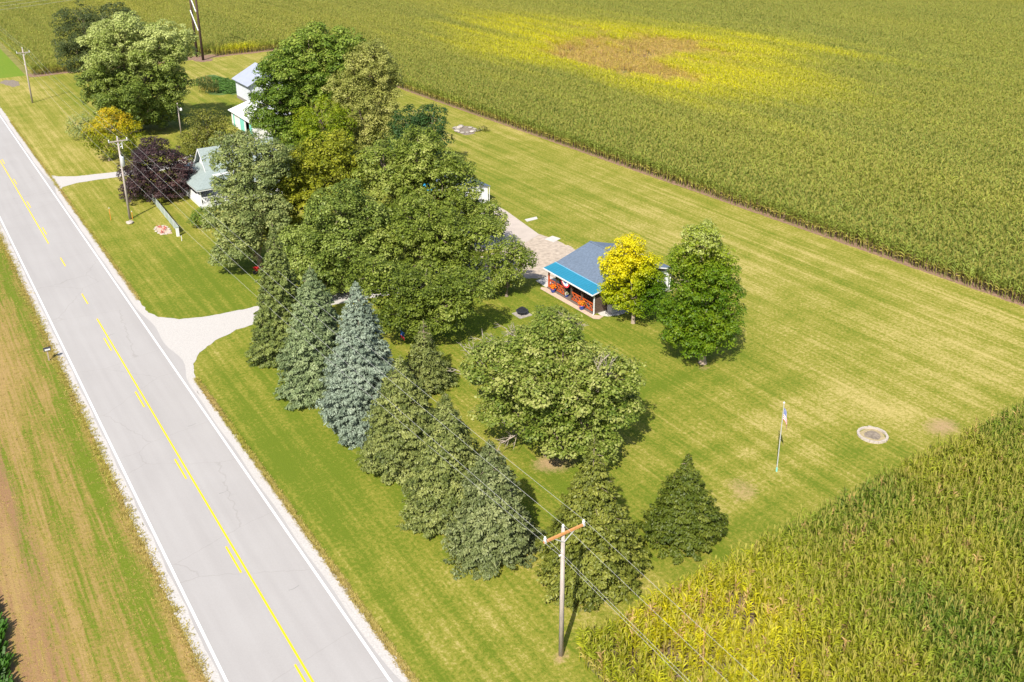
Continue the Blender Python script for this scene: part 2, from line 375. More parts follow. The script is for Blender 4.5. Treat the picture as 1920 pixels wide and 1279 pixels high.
turf('roadside_grass', 17, 28.5, 233, 430, .5, .01, lambda x, y: x < 26.5+0*y, lambda x, y: .2+.3*(fnoise(x*.3, y*.1, 2)-.5), lambda x, y: 0*x, M['meadow'], 'bright green grass strip beside the road beyond the yard', 'grass')

def jag(x, y0, y1, step, amp, seed):
    ys = np.arange(y0, y1+step/2, step); r = np.random.default_rng(seed)
    return [(x+amp*(fnoise(np.array([yy*1.7]), np.array([seed*3.1]), 3)[0]-.5)*2+r.normal(0, amp*.3), yy) for yy in ys]
def strip(name, left, right, z, mat, parent=None, label=None, cat=None):
    n = len(left); V = [(p[0], p[1], z) for p in left]+[(p[0], p[1], z) for p in right]
    o = link(name, fast_mesh(name, V, [(i, n+i, n+i+1, i+1) for i in range(n-1)], mat), parent)
    return tag(o, label, cat, kind='structure') if parent is None else o
Y0, Y1 = -20, 430
strip('gravel_shoulder', jag(8.28, Y0, Y1, .3, .16, 1), [(9.3, p) for p in np.arange(Y0, Y1+.15, .3)], .018, M['gravel'], None, 'white gravel shoulder on the verge side of the road', 'shoulder')
strip('gravel_shoulder', [(16.6, p) for p in np.arange(Y0, Y1+.15, .3)], jag(17.75, Y0, Y1, .3, .13, 2), .018, M['gravel'], None, 'white gravel shoulder on the lawn side of the road', 'shoulder')
# asphalt edge swells a little at the driveways
def redge(y): return 17.02+.05*math.sin(y*.7)+.75*math.exp(-((y-82)/3.2)**2)*(1 if y > 79 else .8)+.5*math.exp(-((y-90)/4.)**2)+.45*math.exp(-((y-35.5)/2.2)**2)+.5*math.exp(-((y-147)/5)**2)
ys = np.arange(Y0, Y1+.5, 1.)
ROAD = strip('road', [(8.93+.04*math.sin(y*.9)+.03*math.sin(y*2.3), y) for y in ys], [(redge(y), y) for y in ys], .026, M['road'], None, 'pale grey two lane road with yellow centre lines', 'road')
def mark(name, x, w, y0, y1, mat):
    return MB().poly([(x-w/2, y0, .034), (x+w/2, y0, .034), (x+w/2, y1, .034), (x-w/2, y1, .034)]).build(name, mat, ROAD)
mark('edge_line', 9.17, .16, Y0, Y1, M['white_paint']); mark('edge_line', 16.75, .16, Y0, Y1, M['white_paint'])
mark('centre_line', 13.15, .13, Y0, 95.7, M['yellow_paint']); mark('centre_line', 12.77, .13, 120.9, Y1, M['yellow_paint'])
for k in range(-3, 24):
    y1 = 42.02+12.2*k
    x = 12.79 if y1 < 94 else 13.12
    mark('centre_dash', x, .12, y1-3.05, y1, M['yellow_paint'])
for i, (x, y) in enumerate(((13.5, 91.2), (15.3, 70.5), (14.6, 60.2), (15.1, 47.9))):          # patched cracks
    MB().poly([(x-.4, y, .031), (x-.1, y-.05, .031), (x+.35, y+.07, .031), (x+.3, y+.11, .031), (x-.05, y+.01, .031), (x-.35, y+.05, .031)]).build('tar_patch', M['tar'], ROAD)

# driveways
def flat(name, pts, z, mat, label, cat, jagamp=0., thick=0):
    P = []
    for i in range(len(pts)):
        a, b = np.array(pts[i]), np.array(pts[(i+1) % len(pts)]); n = max(1, int(np.linalg.norm(b-a)/.4)) if jagamp else 1
        for k in range(n):
            p = a+(b-a)*k/n
            if jagamp: p = p+rng.normal(0, jagamp, 2)
            P.append((p[0], p[1], z))
    mb = MB()
    if thick: mb.slab(P, thick)
    else: mb.poly(P)
    return tag(mb.build(name, mat), label, cat, kind='structure')
drive = [(17.2, 97.5), (17.55, 95), (18.4, 92.7), (20, 91), (22.5, 90), (26, 89.6), (32, 89.4), (40, 88.5), (50, 87.5), (57, 88), (57.5, 91.5), (63.6, 90.2), (64.2, 84), (64.2, 80), (60.5, 78.2), (57, 78.6), (53, 81), (45, 83.3), (36, 85.2), (28, 86),
         (24, 85.4), (21.5, 84.3), (19.6, 82.7), (18.4, 80.8), (17.8, 78), (17.2, 75)]
flat('driveway', drive[:9]+drive[16:], .022, M['gravel'], 'white gravel driveway curving off the road behind the spruces', 'driveway', .05)
flat('gravel_yard', [(48, 88), (57, 88), (57.5, 91.5), (63.6, 90.2), (64.2, 84), (64.0, 80), (60.5, 78.2), (57, 78.3), (52, 81.5), (48, 83)], .024, M['gravel_yard'], 'tan gravel yard beside the blue roofed cabin', 'yard', .1)
flat('concrete_apron', [(54, 89.4), (60.4, 88.7), (63.4, 90.0), (64.8, 99.5), (64.9, 103), (54.5, 103)], .03, M['concrete'], 'pale concrete apron in front of the white shed', 'apron')
flat('driveway', [(17, 153.2), (17.4, 151.3), (18.8, 149.4), (21, 148), (27.2, 146.8), (34, 146.4), (48.5, 158), (48.5, 155), (35, 143.6), (26.7, 144.2), (20.5, 144.6), (18.3, 143.6), (17.4, 141.5), (17, 139)], .022, M['gravel'], 'narrow gravel driveway beside the purple maple', 'driveway', .04)
flat('concrete_slab', [tuple(G(*p)) for p in ((984, 412), (1006, 407), (1008, 411), (988, 416))], .06, M['slab'], 'narrow concrete slab set in the lawn beside the apron', 'slab', 0, .05)
flat('concrete_slab', [tuple(G(*p)) for p in ((1021, 449), (1036, 443), (1051, 448), (1038, 455))], .06, M['slab'], 'small square concrete slab beside the gravel yard', 'slab', 0, .05)
# soil rim along the corn
strip('field_margin', [(x+.037*(152-min(y, 170)), y) for x, y in jag(88.42, 20, 233, .5, .14, 5)], [(95.6, y) for y in np.arange(20, 233.25, .5)], .016, M['soil_edge'], None, 'bare brown soil margin along the back corn field', 'soil')
V = [(x, 230.3+.3*math.sin(x*.8)) for x in np.arange(27, 93, .5)]
o = fast_mesh('field_margin', [(x, y, .019) for x, y in V]+[(x, 234.5, .019) for x, y in V], [(i, i+1, len(V)+i+1, len(V)+i) for i in range(len(V)-1)], M['soil_edge']); tag(link('field_margin', o), 'bare brown soil margin along the far end of the yard', 'soil', kind='structure')
V = [(x, 33.0+.2*math.sin(x*.9)+.1*math.sin(x*2.7)) for x in np.arange(26.9, 105, .5)]
o = fast_mesh('field_margin', [(x, y, .019) for x, y in V]+[(x, 10, .019) for x, y in V], [(i, len(V)+i, len(V)+i+1, i+1) for i in range(len(V)-1)], M['soil']); tag(link('field_margin', o), 'dark soil under the near corn field', 'soil', kind='structure')
def blob(name, px, py, rx, ry, z, mat, label, cat, n=40, amp=.15, seed=1):
    c = G(px, py); r = np.random.default_rng(seed); ph = r.random(4)*6.28
    P = []
    for i in range(n):
        a = 2*math.pi*i/n; k = 1+amp*(math.sin(2*a+ph[0])+.6*math.sin(3*a+ph[1])+.5*math.sin(7*a+ph[2]))+r.normal(0, .03)
        P.append((c[0]+rx*k*math.cos(a), c[1]+ry*k*math.sin(a), z))
    return tag(MB().poly(P).build(name, mat), label, cat, kind='structure')
blob('dirt_patch', 20, 156, 1.6, 4, .02, M['ash'], 'worn dirt patch in the grass beside the far pole', 'dirt')
blob('dirt_patch', 872, 244, 1.9, 3.1, .02, M['ash'], 'round bare burn spot in the back lawn', 'dirt', seed=3)
blob('vegetable_bed', 412, 160, 4.2, 10, .018, M['bedgreen'], 'deep green vegetable bed beside the grey barn', 'garden bed', seed=4)
blob('dirt_patch', 378, 112, 2.2, 3.2, .02, M['soil_edge'], 'bare soil round the feet of the tall transmission poles', 'dirt', seed=6)

blob('dirt_patch', 1185, 104, 14, 27, .02, M['wetsoil'], 'grey wet soil showing through the dead patch in the corn', 'dirt', seed=9)
# ------------------------------------------------------------------ corn
def corn_plant(name, seed, leaves, seg, width, mat, hs=1.0, tassel=6, arch=0., ls=1.):
    r = np.random.default_rng(seed); V = []; Q = []; A = []
    h = 2.25*hs
    def ribbon(pts, ws, dirn, age):
        b = len(V)
        for p, w in zip(pts, ws):
            V.append(p+dirn*w/2); V.append(p-dirn*w/2)
        for i in range(len(pts)-1):
            Q.append((b+2*i, b+2*i+1, b+2*i+3, b+2*i+2)); A.append(age)
    for k in range(2):
        a = k*math.pi/2; ribbon([np.array([0, 0, 0.]), np.array([0, 0, h])], [.05, .03], np.array([math.cos(a), math.sin(a), 0]), .2)
    base = r.random()*6.28
    for i in range(leaves):
        f = (i+.5)/leaves; z = h*(.22+.74*f); a = base+math.pi*(i % 2)+r.normal(0, .45)
        L = ls*(.46+.27*math.sin(math.pi*(.15+.8*f)))*r.uniform(.8, 1.15); d = np.array([math.cos(a), math.sin(a), 0]); s = np.array([-d[1], d[0], 0])
        el = r.uniform(1.0, 1.38)-arch; pts = [np.array([0, 0, z])]; ws = [width*.7]
        for j in range(seg):
            e = el-(j/seg)*r.uniform(.9, 2.1); pts.append(pts[-1]+(d*math.cos(e)+np.array([0, 0, math.sin(e)]))*L/seg); ws.append(width*(1.05 if j < seg-1 else .12))
        tw = s*math.cos(.5)+np.array([0, 0, 1])*math.sin(.5)*r.choice([-1, 1]); ribbon(pts, ws, tw, 1. if f < .2 else (.55 if f < .3 else 0.))
    if tassel:
        for k in range(tassel):
            a = r.random()*6.28; t = np.array([math.cos(a)*.15, math.sin(a)*.15, .34]); p = np.array([0, 0, h-.05])
            if k == 0: t = np.array([0, 0, .45])
            ribbon([p, p+t], [.05, .03], np.array([-math.sin(a), math.cos(a), 0]), .62)
    me = fast_mesh(name, np.array(V), Q, mat, {'age': ('FACE', 'FLOAT', A)})
    return bpy.data.objects.new(name, me)
def scatter(name, pts, rot, scl, tint, variant, protos, label, cat):
    c = bpy.data.collections.new(name+"_plants")
    for p in protos: c.objects.link(p)
    n = len(pts); me = bpy.data.meshes.new(name); me.vertices.add(n); me.vertices.foreach_set("co", np.asarray(pts, np.float32).ravel())
    for an, ty, arr, key in (("rotv", 'FLOAT_VECTOR', rot, "vector"), ("sclv", 'FLOAT_VECTOR', scl, "vector"), ("tint", 'FLOAT_COLOR', np.concatenate([tint, np.ones((n, 1))], 1), "color")):
        a = me.attributes.new(an, ty, 'POINT'); a.data.foreach_set(key, np.asarray(arr, np.float32).ravel())
    a = me.attributes.new("variant", 'INT', 'POINT'); a.data.foreach_set("value", np.asarray(variant, np.int32))
    me.update(); o = link(name, me); tag(o, label, cat, kind='stuff')
    ng = bpy.data.node_groups.new(name+"_nodes", 'GeometryNodeTree')
    ng.interface.new_socket("Geometry", in_out='INPUT', socket_type='NodeSocketGeometry'); ng.interface.new_socket("Geometry", in_out='OUTPUT', socket_type='NodeSocketGeometry')
    N = ng.nodes; gi = N.new("NodeGroupInput"); go = N.new("NodeGroupOutput"); ip = N.new("GeometryNodeInstanceOnPoints"); ci = N.new("GeometryNodeCollectionInfo")
    ci.inputs["Collection"].default_value = c; ci.inputs["Separate Children"].default_value = True; ci.inputs["Reset Children"].default_value = True
    def na(nm, ty): x = N.new("GeometryNodeInputNamedAttribute"); x.data_type = ty; x.inputs["Name"].default_value = nm; return x.outputs["Attribute"]
    ng.links.new(gi.outputs[0], ip.inputs["Points"]); ng.links.new(ci.outputs[0], ip.inputs["Instance"]); ip.inputs["Pick Instance"].default_value = True
    ng.links.new(na("variant", 'INT'), ip.inputs["Instance Index"]); ng.links.new(na("rotv", 'FLOAT_VECTOR'), ip.inputs["Rotation"]); ng.links.new(na("sclv", 'FLOAT_VECTOR'), ip.inputs["Scale"])
    ng.links.new(ip.outputs[0], go.inputs[0])
    o.modifiers.new("plants", 'NODES').node_group = ng
    return o
M['corn'] = cropmat('corn_leaf', (.46, .38, .10))
GREEN, DEEP, YEL, TAN = (np.array(c) for c in ((.335, .365, .066), (.205, .262, .046), (.63, .60, .008), (.56, .37, .15)))
def plants(x, y, n, big, vary):
    N_ = len(x); r = np.random.default_rng(n)
    rot = np.stack([r.normal(0, .07, N_), r.normal(0, .07, N_), r.random(N_)*6.283], 1)
    s = big*r.uniform(.86, 1.12, N_); scl = np.stack([s*r.uniform(1, 1.2, N_), s*r.uniform(1, 1.2, N_), s*vary], 1)
    return np.stack([x, y, np.zeros(N_)], 1), rot, scl, r
# far field
EDGE = lambda y: 88.35+.037*(152-np.clip(y, 0, 170))
rows = np.arange(.42, 330, .76); P = []
for x in rows:
    sp = .34 if x < 80 else .46
    y = np.arange(22, 470, sp); P.append(np.stack([x+EDGE(y), y], 1))
for x in np.arange(27.8, 88.2, .76):
    y = np.arange(231.6, 470, .45); P.append(np.stack([np.full(len(y), x), y], 1))
P = np.concatenate(P); P[:, 0] += rng.normal(0, .09, len(P)); P[:, 1] += rng.normal(0, .1, len(P))
px, py, dp = project(np.concatenate([P, np.full((len(P), 1), 1.5)], 1))
P = P[(px > -160) & (px < 2100) & (py > -110) & (dp > 5)]
P = P[~((P[:, 0] < 68) & (P[:, 0] > 60) & (P[:, 1] < 235.5))]
x, y = P[:, 0], P[:, 1]
wob = (fnoise(x*.06, y*.025, 3)-.5)
dx, dy = x-150, y-171
e1 = np.sqrt((dx/20)**2+((dy-3)/34)**2)+1.5*wob+1.2*(fnoise(x*.3, y*.12, 3)-.5)          # dead core
e2 = np.sqrt(((dx+2)/33)**2+((dy-4)/50)**2)+1.1*wob                         # yellow halo
keep = rng.random(len(P)) > .22*sstep(1.0, .7, e1)+.6*sstep(.95, .55, e1)*sstep(.46, .60, fnoise(x*.16+3, y*.07, 3))-.02
P = P[keep]; x, y, e1, e2 = x[keep], y[keep], e1[keep], e2[keep]
pts, rot, scl, r = plants(x, y, 11, 1.0, 1-.42*sstep(1.1, .6, e1))
streak = fnoise(x*.5, y*.018, 3); patch = fnoise(x*.03+7, y*.012, 3)
yl = np.clip(sstep(1.5, .5, e2)*.95+1.1*(streak-.5)*sstep(2.2, .8, e2), 0, 1)
gcol = GREEN*1.0+(DEEP-GREEN)*(np.clip(1.2-1.6*streak-.2*(patch-.5), 0, 1)*.75)[:, None]
gcol = gcol+np.array([.05, .03, -.004])*np.clip((patch-.42)*2.2, 0, 1)[:, None]
edge = sstep(26, 0, x-EDGE(y))*(y < 230); gcol = gcol+(DEEP-gcol)*(.5*edge)[:, None]
tint = gcol+(YEL-gcol)*yl[:, None]
tint = tint+(TAN-tint)*(sstep(1.1, .75, e1)*(.55+.45*r.random(len(x))))[:, None]
sp_ = np.exp(-(((x-74)/5)**2+((y-231.5)/2.5)**2)); tint = tint+(YEL-tint)*(.8*sp_)[:, None]
tint = np.clip(tint*r.uniform(.86, 1.14, (len(x), 1)), .002, .8)
protos = [corn_plant('corn_plant', 20+i, 11, 3, .105, M['corn'], 1., 6, .06) for i in range(5)]
scatter('corn_field', pts, rot, scl, tint, r.integers(0, 5, len(x)), protos, 'tall green corn field behind the yard with a yellow and tan dead patch', 'corn field')
# near field, bottom right corner
P = []
for yy in np.arange(33.2, 9, -.38):
    xx = np.arange(26.3, 108, .2); P.append(np.stack([xx, np.full(len(xx), yy)], 1))
P = np.concatenate(P); P[:, 0] += rng.normal(0, .09, len(P)); P[:, 1] += rng.normal(0, .09, len(P))
px, py, dp = project(np.concatenate([P, np.full((len(P), 1), 1.5)], 1)); P = P[(px > 850) & (px < 2250) & (py < 1600) & (dp > 4)]
x, y = P[:, 0], P[:, 1]
yelc = G(1330, 1180); ny = np.exp(-(((x-yelc[0]+2)/8)**2+((y-yelc[1]+1)/8)**2))
gap = (rng.random(len(P)) < .05+.75*ny*sstep(.5, .62, fnoise(x*.5, y*.5, 2)))
P = P[~gap]; x, y, ny = x[~gap], y[~gap], ny[~gap]
pts, rot, scl, r = plants(x, y, 12, .98, 1-.1*ny)
fn = fnoise(x*.18, y*.18, 3)
gc = np.array([.165, .245, .026])+(np.array([.29, .325, .032])-np.array([.165, .245, .026]))*np.clip(2*fn-.5, 0, 1)[:, None]
tint = gc+(np.array([.58, .52, .012])-gc)*(np.clip(ny*1.1+.5*(fn-.5), 0, 1)*r.uniform(.4, 1, len(x)))[:, None]
dead = r.random(len(x)) < .03+.07*ny; tint[dead] = TAN*.95
tint = np.clip(tint*r.uniform(.8, 1.25, (len(x), 1)), .002, .8)
protos = [corn_plant('corn_stalk', 40+i, 19, 3, .052, M['corn'], 1., 3, -.02, .76) for i in range(6)]
scatter('corn_field', pts, rot, scl, tint, r.integers(0, 6, len(x)), protos, 'near corner of yellowing corn in front of the lawn and flagpole', 'corn field')
# sweet corn in the garden
c0 = G(388, 172); P = c0+np.stack([rng.uniform(-1.6, 1.6, 60), rng.uniform(-3.4, 3.4, 60)], 1)
pts, rot, scl, r = plants(P[:, 0], P[:, 1], 13, 1.05, 1.0)
scatter('sweet_corn_patch', pts, rot, scl, np.clip(np.array([.11, .15, .04])*r.uniform(.7, 1.3, (60, 1)), 0, 1), r.integers(0, 5, 60), [corn_plant('sweet_corn_plant', 60+i, 9, 3, .13, M['corn']) for i in range(5)], 'small block of garden corn left of the grey barn', 'corn patch')

# soybeans at the bottom left and grass tufts at the road edges
def tuft(name, seed, n, h, w, spread, mat, flatness=.0):
    r = np.random.default_rng(seed); V = []; Q = []
    for i in range(n):
        a = r.random()*6.28; d = np.array([math.cos(a), math.sin(a), 0]); s = np.array([-d[1], d[0], 0]); b = d*spread*r.random()*.6; l = h*r.uniform(.6, 1.1); k = len(V)
        V += [b+s*w/2, b-s*w/2, b+d*l*.35*(1+flatness)-s*w*.3+np.array([0, 0, l*.75]), b+d*l*.35*(1+flatness)+s*w*.3+np.array([0, 0, l*.75])]; Q.append((k, k+1, k+2, k+3))
    return bpy.data.objects.new(name, fast_mesh(name, np.array(V), Q, mat, {'age': ('FACE', 'FLOAT', np.zeros(len(Q)))}))
M['soy'] = cropmat('soy_leaf', (.2, .2, .05))
P = np.stack([rng.uniform(-8, -.95, 5200), rng.uniform(28, 100, 5200)], 1); P[:, 0] = np.round(P[:, 0]/.5)*.5-.2+rng.normal(0, .1, len(P))
pts, rot, scl, r = plants(P[:, 0], P[:, 1], 14, 1.0, 1.0)
scatter('soybean_field', pts, rot, scl, np.clip(np.array([.05, .13, .012])*r.uniform(.7, 1.4, (len(P), 1)), 0, 1), r.integers(0, 3, len(P)), [tuft('soybean_plant', 70+i, 26, .75, .16, .5, M['soy'], .6) for i in range(3)], 'dark green soybean rows in the bottom left corner', 'soybean field')
c0 = G(412, 160); n = 420; a = rng.random(n)*6.28; k = np.sqrt(rng.random(n)); P = np.stack([np.round((c0[0]+4.0*k*np.cos(a))/.8)*.8+rng.normal(0, .1, n), c0[1]+9.6*k*np.sin(a)], 1)
pts, rot, scl, r = plants(P[:, 0], P[:, 1], 16, .8, .7)
scatter('vegetable_rows', pts, rot, scl, np.clip(np.array([.085, .17, .03])*r.uniform(.6, 1.5, (n, 1)), 0, 1), r.integers(0, 3, n), [tuft('vegetable_plant', 90+i, 20, .6, .16, .5, M['soy'], .6) for i in range(3)], 'leafy vegetable rows in the bed left of the grey barn', 'vegetables')
def edgepts(x0, sig, n, ya, yb): return np.stack([x0+rng.normal(0, sig, n), rng.uniform(ya, yb, n)], 1)
P = np.concatenate([edgepts(8.2, .22, 5200, 38, 190), edgepts(17.82, .09, 2600, 36, 78), edgepts(17.8, .09, 2600, 98, 190), np.stack([rng.uniform(-.9, 7.9, 5000), rng.uniform(40, 130, 5000)], 1)])
pts, rot, scl, r = plants(P[:, 0], P[:, 1], 15, 1.0, np.where(P[:, 0] < 7.5, .35, 1)*rng.uniform(.5, 1.2, len(P)))
mixv = np.clip(.25+.9*(fnoise(P[:, 0]*.8, P[:, 1]*.15, 2)-.3), 0, 1)[:, None]
left = (P[:, 0] < 7.6)[:, None]
tint = np.where(left, np.array([.42, .33, .09]), np.array([.34, .33, .04])+(np.array([.48, .34, .14])-np.array([.34, .33, .04]))*mixv)*r.uniform(.75, 1.3, (len(P), 1))
scatter('edge_grass', pts, rot, scl, np.clip(tint, 0, 1), r.integers(0, 3, len(P)), [tuft('grass_tuft', 80+i, 10, .13, .03, .2, M['soy'], 1.6) for i in range(3)], 'ragged grass tufts along the gravel shoulders and dry verge', 'grass')

# ------------------------------------------------------------------ trees
def unit(v): return v/np.maximum(np.linalg.norm(v, axis=-1, keepdims=True), 1e-9)
def leaf_quads(pos, nrm, size, aspect, r, along=None):
    n = len(pos); rd = r.normal(size=(n, 3)) if along is None else along+.35*r.normal(size=(n, 3))
    t = unit(rd-nrm*np.sum(rd*nrm, 1, keepdims=True)); b = np.cross(nrm, t); s = size[:, None]
    V = np.stack([pos-t*s*.5, pos+b*s*.5*aspect+t*s*.05, pos+t*s*.55-nrm*s*.12, pos-b*s*.5*aspect+t*s*.05], 1).reshape(-1, 3)
    return V, np.arange(4*n).reshape(n, 4)
def tube_path(mb, pts, rad, n=7):
    for i in range(len(pts)-1): mb.tube(pts[i], pts[i+1], rad[i], rad[i+1], n, i == len(pts)-2)
def clump_crown(lobes, r, leaf, dens, clump, asp=.75, zmin=.7, fill=.25, tintf=None, ragged=.12):
    """leaf clumps over the lobes' outsides; each lobe (centre, radii)"""
    C = []; Rr = []; OUT = []; LT = []
    for c, rad in lobes:
        rm = rad.mean(); n = max(8, int(4*math.pi*rm*rm/(clump*clump*1.5)))
        d = unit(r.normal(size=(n, 3))); d = d[d[:, 2] > -.55]
        k = r.uniform(.66, 1.03+ragged, (len(d), 1)); p = c+d*rad*k
        ok = np.ones(len(p), bool)
        for c2, r2 in lobes:
            if c2 is c: continue
            ok &= np.sum(((p-c2)/r2)**2, 1) > .5
        C.append(p[ok]); OUT.append(d[ok]); LT.append(np.full(int(ok.sum()), r.random()))
    C = np.concatenate(C); OUT = np.concatenate(OUT); m = len(C)
    rc = clump*r.uniform(.6, 1.3, m); ct = .5*r.random(m)+.5*np.concatenate(LT)
    per = np.maximum(8, (dens*1.55*rc*rc*3.2*r.uniform(.7, 1.3, m)).astype(int)); idx = np.repeat(np.arange(m), per); n = len(idx)
    up = np.array([0, 0, 1.]); axis = unit(OUT[idx]*.8+up*.55)
    d = unit(r.normal(size=(n, 3))+axis*.9); k = r.uniform(.45, 1.0, (n, 1))**.6
    pos = C[idx]+d*k*rc[idx, None]*np.array([1.05, 1.05, .66]); nrm = unit(d*.75+up*.6+r.normal(size=(n, 3))*.30)
    size = .80*leaf*r.uniform(.65, 1.35, n); tint = np.clip(.45+.65*(ct[idx]-.5)+.5*(r.random(n)-.5), 0, 1)
    # inner leaves, so that the crown has depth
    ip, inn, isz = [], [], []
    for c, rad in lobes:
        q = int(fill*4*math.pi*rad.mean()**2/(leaf*leaf)*.35); dd = unit(r.normal(size=(q, 3))); ip.append(c+dd*rad*r.uniform(.25, .8, (q, 1))); inn.append(unit(r.normal(size=(q, 3))+up*.6)); isz.append(leaf*r.uniform(1.2, 2.2, q))
    ip = np.concatenate(ip); inn = np.concatenate(inn); isz = np.concatenate(isz)
    pos = np.concatenate([pos, ip]); nrm = np.concatenate([nrm, inn]); size = np.concatenate([size, isz]); tint = np.concatenate([tint, r.uniform(.2, .8, len(ip))])
    ok = pos[:, 2] > zmin; pos, nrm, size, tint = pos[ok], nrm[ok], size[ok], tint[ok]
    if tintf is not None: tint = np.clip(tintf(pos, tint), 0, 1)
    V, Q = leaf_quads(pos, nrm, size, asp, r); return V, Q, tint
def tree(name, label, base_px, lobes_px, mat, leaf=.24, dens=24, clump=.8, trunk=.3, seed=1, bark='bark', tintf=None, asp=.75, zmin=.7, fill=.25, squash=1.0, cat='tree', group=None, ragged=.12, base=None, domes=0.):
    r = np.random.default_rng(seed); b = G(*base_px) if base is None else np.array(base); root = thing(name, label, cat, (b[0], b[1], 0), group)
    L = []
    for l in lobes_px:
        p, mpp = at_depth(b, l[0], l[1], l[3] if len(l) > 3 else 0.); rad = l[2]*mpp; L.append((p, np.array([rad, rad, rad*squash])))
    LC = L
    if domes:                                            # billowing crown: each lobe carries smaller domes
        LC = []
        for p, rd in L:
            ns = max(9, int(1.15*(rd[0]/domes)**2)+8); LC.append((p, rd*.58))
            for k in range(ns):
                if r.random() < .32: continue
                zz = 1-1.55*(k+.5)/ns; a = k*2.39996+r.uniform(-.3, .3); q = math.sqrt(max(0, 1-zz*zz)); dv = np.array([q*math.cos(a), q*math.sin(a), zz])
                rr = domes*r.uniform(.6, 1.3); c_ = p+dv*np.maximum(rd-rr*.62, .3)*r.uniform(.88, 1.2); LC.append((c_, np.array([rr, rr, rr*.85])))
    V, Q, tint = clump_crown(LC, r, leaf, dens, clump, asp, zmin, fill, tintf, ragged)
    o0 = np.array([b[0], b[1], 0])
    link('crown', fast_mesh('crown', V-o0, Q, mat, {'tint': ('FACE', 'FLOAT', tint)}), root)
    mb = MB(); top = np.mean([p for p, _ in L], 0); p0 = np.array([b[0], b[1], -.15]); low = min(p[2]-rd[2]*.5 for p, rd in L); zf = max(.8, min(low, top[2]*.55))
    fork = np.array([b[0]+.15*(top[0]-b[0]), b[1]+.15*(top[1]-b[1]), zf])
    tube_path(mb, [p0, p0+[0, 0, .45], (p0+fork)/2+[0, 0, .2], fork], [trunk*1.55, trunk*1.1, trunk, trunk*.85], 10)
    for p, rd in L:
        mid = fork+(p-fork)*.5+r.normal(0, .2, 3)+np.array([0, 0, .25]); tip = p+np.array([0, 0, rd[2]*.55])
        tube_path(mb, [fork-np.array([0, 0, .1]), mid, p, tip], [trunk*.62, trunk*.42, trunk*.25, .03], 6)
        for k in range(7):
            d = unit(r.normal(size=3)+np.array([0, 0, .5])); tube_path(mb, [p-np.array([0, 0, rd[2]*.2]), p+d*rd*.5, p+d*rd*.92], [trunk*.2, trunk*.11, .015], 5)
    mb.build('trunk', M[bark], root, True)
    return root
def spruce(name, label, bot_px, top_py, width_px, mat, seed, group, taper=.9, droop=.22, dens=1., needle=.30, cx_top=None, bark='bark', skirt=1.0, gap=0., pw=1.26):
    r = np.random.default_rng(seed); fpt = G(*bot_px); d = math.hypot(*fpt); mpp = (fpt@NH[:2])/F/math.cos(0)
    v = ray(*bot_px); mpp = (np.dot(np.array([*fpt, 0]), NH)/np.dot(v, NH))/F
    R = width_px*mpp/2*1.16; b = fpt+fpt/d*R*.80
    p, _ = at_depth(b, bot_px[0] if cx_top is None else cx_top, top_py); h = p[2]
    lean = np.array([p[0]-b[0], p[1]-b[1]])*0
    root = thing(name, label, 'spruce tree', (b[0], b[1], 0), group); pos = []; nrm = []; al = []; sz = []; ti = []
    z = .32
    while z < h-.25:
        f = z/h; rr = R*(1-f**pw)**(taper*1.12)*(1 if f > .12 else skirt*(.86+1.2*f)); nb = max(5, int(2*math.pi*rr/.66)); a0 = r.random()*6.28
        for k in range(nb):
            if r.random() < gap*(.4+f): continue
            a = a0+2*math.pi*(k+r.uniform(-.4, .4))/nb; ln = max(.22, rr*r.uniform(.80, 1.13)*(1+.09*math.sin(2*a+.9*z+seed)+.07*math.sin(3*a-1.7*z+2*seed))); dv = np.array([math.cos(a), math.sin(a), 0]); sv = np.array([-dv[1], dv[0], 0])
            q = int((14+34*ln)*dens); t = r.random(q)**.55*1.02; lat = r.uniform(-1, 1, q)*(.13+.30*ln*np.clip(1.05-t, 0, .55)*1.1)
            zz = z+.24*rr-droop*ln*2.0*t**1.3+.13*ln*t**4-.12*np.abs(lat)+r.normal(0, .05, q)
            pp = dv*(ln*t)[:, None]+sv*lat[:, None]; pp[:, 2] = zz; pos.append(pp)
            nrm.append(unit(np.array([0, 0, .7])+dv*.5+sv*(lat*1.2)[:, None]+r.normal(size=(q, 3))*.5)); al.append(dv*.9+sv*np.sign(lat)[:, None]*.7+np.array([0, 0, -.1])+0*pp)
            sz.append(.76*needle*r.uniform(.7, 1.35, q)*(.55+.45*min(1, ln/1.2))); ti.append(np.clip(r.normal(.5, .16)+r.normal(0, .13, q), 0, 1))
        z += (.30+.16*(1-f))*r.uniform(.85, 1.15)
    q = 26; pos.append(np.stack([r.normal(0, .05, q), r.normal(0, .05, q), h-r.random(q)*.9], 1)); nrm.append(unit(r.normal(size=(q, 3))+[0, 0, .3])); al.append(np.tile([0, 0, 1.], (q, 1))); sz.append(np.full(q, needle*.6)); ti.append(np.full(q, .6))
    pos, nrm, al, sz, ti = (np.concatenate(x) for x in (pos, nrm, al, sz, ti)); ok = pos[:, 2] > .05
    V, Q = leaf_quads(pos[ok], nrm[ok], sz[ok], .48, r, al[ok])
    link('crown', fast_mesh('crown', V, Q, mat, {'tint': ('FACE', 'FLOAT', ti[ok])}), root)
    mb = MB(); tube_path(mb, [(b[0], b[1], -.1), (b[0], b[1], h*.5), (b[0], b[1], h-.15)], [.05+h*.018, .03+h*.01, .02], 8)
    for k in range(int(h*4)):
        z = r.uniform(.5, h*.9); a = r.random()*6.28; ln = R*(1-z/h)**taper*.85; mb.tube((b[0], b[1], z), (b[0]+ln*math.cos(a), b[1]+ln*math.sin(a), z+.2*ln-droop*ln*1.6), .035, .01, 5)
    mb.build('trunk', M[bark], root)
    return root

